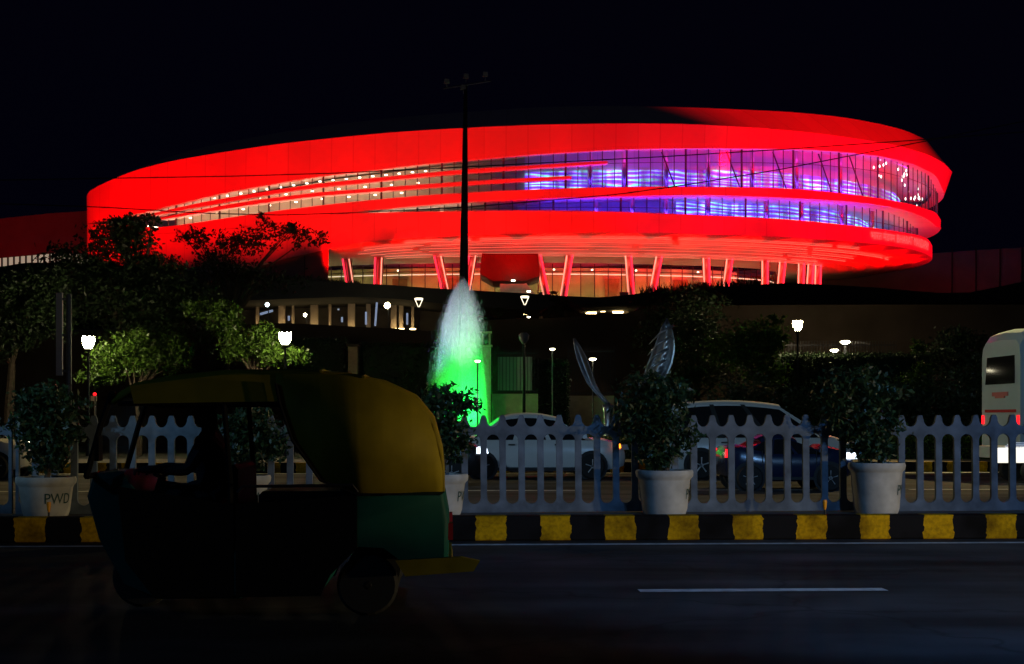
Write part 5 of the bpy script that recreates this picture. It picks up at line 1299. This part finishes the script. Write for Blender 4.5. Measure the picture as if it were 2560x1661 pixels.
# lower body
sideloft(pp_([(890, 1232), (1108, 1232), (1120, 1300), (1118, 1395), (1080, 1420), (1000, 1400), (960, 1370), (870, 1365), (830, 1420), (800, 1480), (560, 1492), (540, 1440), (600, 1330), (860, 1300)]), 0.0, RW, 'body', M['ricgreen'], rnd=.05)
sideloft(pp_([(222, 1185), (300, 1178), (345, 1240), (370, 1400), (420, 1480), (600, 1485), (590, 1505), (380, 1505), (300, 1470), (235, 1350), (205, 1240)]), 0.16, RW - .16, 'front_panel', M['ricgreen'], rnd=.08)
for yy in (.012, RW - .012):
    q = MB(); q.prism(pp_([(590, 1260), (890, 1238), (890, 1370), (820, 1440), (800, 1488), (590, 1490)]), yy - .018, yy + .018)
    obj('side_panel', q, M['ricblack'], ric)  # blackened material stands in for shade on the rickshaw's sides
    q = MB(); q.prism(pp_([(300, 1215), (585, 1262), (585, 1490), (390, 1490), (320, 1400)]), yy - .016, yy + .016)
    obj('door_panel', q, M['ricblack'], ric)
q = MB(); q.box((rx(1108) - .02, RW / 2, rz_(1412)), (.16, RW + .04, .10), 0, .9); q.prism(pp_([(985, 1400), (1150, 1392), (1196, 1402), (1180, 1428), (1010, 1440)]), -.02, .05); obj('bumper', q, M['hood'], ric)
for (a, b, w_, h_, nm, m_) in ((790, 1260, 300, 60, 'passenger_seat', 'ricblack'), (500, 1290, 130, 50, 'driver_seat', 'ricblack')):
    q = MB(); q.box((rx(a), RW / 2, rz_(b)), (w_ * SR, RW * .85, h_ * SR)); 
    if nm == 'passenger_seat': q.box((rx(935), RW / 2, rz_(1150)), (.10, RW * .85, .55))
    else: q.box((rx(575), RW / 2, rz_(1235)), (.07, RW * .8, .4))
    o = obj(nm, q, M[m_], ric); o.modifiers.new('b', 'BEVEL').width = .03
q = MB(); q.tube([(rx(330), RW / 2, rz_(1330)), (rx(365), RW / 2, rz_(1200))], .03, 8); q.tube([(rx(372), RW / 2 - .36, rz_(1188)), (rx(362), RW / 2, rz_(1200)), (rx(372), RW / 2 + .36, rz_(1188))], .016, 6); obj('handlebar', q, M['ricblack'], ric)
wheel(rx(315), RW / 2, .215, ric, -1, 'darkmetal', w=.11); wheel(rx(915), .10, .215, ric, -1, 'darkmetal', w=.12); wheel(rx(915), RW - .10, .215, ric, 1, 'darkmetal', w=.12)
for yy in (.1, RW - .1):
    q = MB(); q.box((rx(1120), yy, rz_(1330)), (.05, .12, .12)); obj('tail_light', q, M['redpaint'], ric)
q = MB(); q.lathe([(.02, -.06), (.08, -.03), (.085, .03), (.02, .04)], 14, (rx(205), RW / 2, rz_(1290)), 'X'); obj('headlight', q, M['headoff'], ric)

# driver, one continuous skinned body, sitting behind the handlebar
def driver():
    root = thing('person', 'driver in dark clothes holding the handlebar inside the rickshaw', 'person', ric.location + Vector((rx(495), RW / 2, 0)), ALPHA)
    zs_ = rz_(1262)
    pts = {'pel': (0, 0, zs_ + .08), 'chest': (-.03, 0, zs_ + .36), 'neck': (-.05, 0, zs_ + .52), 'head': (-.075, 0, zs_ + .63), 'crown': (-.07, 0, zs_ + .74)}
    edges = [('pel', 'chest'), ('chest', 'neck'), ('neck', 'head'), ('head', 'crown')]
    rad = {'pel': .15, 'chest': .155, 'neck': .055, 'head': .088, 'crown': .07}
    for s_, sg in (('l', -1), ('r', 1)):
        pts.update({'sh' + s_: (-.05, sg * .19, zs_ + .44), 'el' + s_: (-.17, sg * .28, zs_ + .22), 'wr' + s_: (-.38, sg * .33, zs_ + .24), 'ha' + s_: (-.46, sg * .33, zs_ + .24),
                    'hi' + s_: (-.04, sg * .10, zs_ + .04), 'kn' + s_: (-.42, sg * .17, zs_ + .05), 'an' + s_: (-.46, sg * .16, zs_ - .36), 'to' + s_: (-.62, sg * .16, zs_ - .39)})
        rad.update({'sh' + s_: .07, 'el' + s_: .046, 'wr' + s_: .03, 'ha' + s_: .035, 'hi' + s_: .1, 'kn' + s_: .07, 'an' + s_: .042, 'to' + s_: .035})
        edges += [('chest', 'sh' + s_), ('sh' + s_, 'el' + s_), ('el' + s_, 'wr' + s_), ('wr' + s_, 'ha' + s_), ('pel', 'hi' + s_), ('hi' + s_, 'kn' + s_), ('kn' + s_, 'an' + s_), ('an' + s_, 'to' + s_)]
        for f_, (dx_, dy_, l_) in enumerate(((0, -.03, .055), (0, -.01, .065), (0, .01, .06), (0, .03, .045), (.04, -.03 * sg, .03))):
            k1 = 'f%d' % f_ + s_; h_ = pts['ha' + s_]; pts[k1] = (h_[0] - l_ + dx_ * 1.4, h_[1] + dy_, h_[2] - .01); pts[k1 + 'e'] = (h_[0] - l_ * 1.1 + dx_, h_[1] + dy_ * 1.1, h_[2] - .045)
            rad[k1] = .0095; rad[k1 + 'e'] = .008; edges += [('ha' + s_, k1), (k1, k1 + 'e')]
    names = list(pts); me = bpy.data.meshes.new('body'); me.from_pydata([pts[n_] for n_ in names], [(names.index(a), names.index(b)) for a, b in edges], [])
    o = bpy.data.objects.new('body', me); COL.objects.link(o)
    o.modifiers.new('skin', 'SKIN'); 
    if not me.skin_vertices: me.attributes.new('skin', 'FLOAT', 'POINT') if False else None
    bpy.context.view_layer.objects.active = o
    lay = me.skin_vertices[0] if len(me.skin_vertices) else None
    if lay is None:
        bpy.ops.mesh.customdata_skin_add(); lay = me.skin_vertices[0]
    for n_, sv_ in zip(names, lay.data):
        sv_.radius = (rad[n_], rad[n_]); sv_.use_root = (n_ == 'pel')
    sub = o.modifiers.new('sub', 'SUBSURF'); sub.levels = 1; sub.render_levels = 1
    me.materials.append(M['shirt']); o.parent = root
    hd = MB(); hc = Vector((-.08, 0, zs_ + .66))
    hd.lathe([(.02, -.12), (.06, -.1), (.078, -.03), (.083, .03), (.07, .09), (.02, .115)], 14, hc); hd.box(hc + Vector((-.09, 0, -.01)), (.03, .025, .04)); hd.box(hc + Vector((0, .082, 0)), (.03, .015, .05)); hd.box(hc + Vector((0, -.082, 0)), (.03, .015, .05))
    obj('face', hd, M['skin'], root, smooth=True)
    hr = MB(); hr.lathe([(.088, .02), (.088, .06), (.075, .10), (.02, .13)], 14, hc + Vector((.012, 0, 0))); obj('hair', hr, M['hair'], root, smooth=True)
driver()

# ------------------------------------------------------------------ added road lamps, unseen, that light the road, fence and cars
def added_road_light(u, v, h, col, w, lab, tu, tv, ang=110):
    c = R(u, v); root = thing('added_road_lamp', lab, 'street lamp', c, ALPHA, 'added road lamps outside the frame')
    q = MB(); q.tube([(0, 0, 0), (0, 0, h)], [.09, .05], 10); q.tube([(0, 0, h), (0, 1.4, h + .2)], .035, 6); obj('pole', q, M['greymetal'], root)
    q = MB(); q.box((0, 1.6, h + .2), (.25, .55, .1)); obj('lamp_head', q, M['greymetal'], root)
    p0 = R(u, v + 1.6, h + .1); t = R(tu, tv, 0.3)
    spot(p0.x, p0.y, p0.z, t.x, t.y, t.z, w, ang, col, .15, .5)
added_road_light(-13.0, 0.0, 8.5, (0.12, 0.45, 1.0), 450, 'added cold road lamp outside the frame at left', -6.0, 10.6, 44)
added_road_light(-16.0, 4.4, 9.0, (0.45, 0.75, 1.0), 6000, 'added cold road lamp outside the frame far left', 10, 34, 36)
added_road_light(9.0, .4, 8.0, (0.14, 0.42, 1.0), 2800, 'added cold road lamp above the near lane outside the frame', 7.0, 11, 62)
added_road_light(11.0, -7.6, 10.0, (0.38, 0.66, 1.0), 2000, 'added cold road lamp behind the camera', 5.0, 29, 46)
added_road_light(19.0, 36.9, 9.0, (1.0, 0.74, 0.30), 7000, 'added warm road lamp across the road outside the frame at right', 4, 33, 70)
added_road_light(-19.0, 36.9, 9.0, (1.0, 0.74, 0.30), 4500, 'added warm road lamp across the road outside the frame at left', -4, 33, 70)
# added unseen car; its headlight spots warm the kerb and the rickshaw's rear
hc = car('added unseen dark car with headlight spots following the rickshaw, outside the frame at right', 1280, 9.0, 3.8, 1.6, 1.45, .9, 'carblack', (.10, .22, .60, .80), lit=False, handles=False)
hc.location = R(14.2, 8.6); hc.rotation_euler = (0, 0, ALPHA + math.pi)
for dv in (-.55, .55):
    a = R(12.15, 8.6 + dv, .75); b = R(2.0, 13.5 + dv, .55)
    spot(a.x, a.y, a.z, b.x, b.y, b.z, 850, 70, (1.0, 0.76, 0.42), .07, .8)
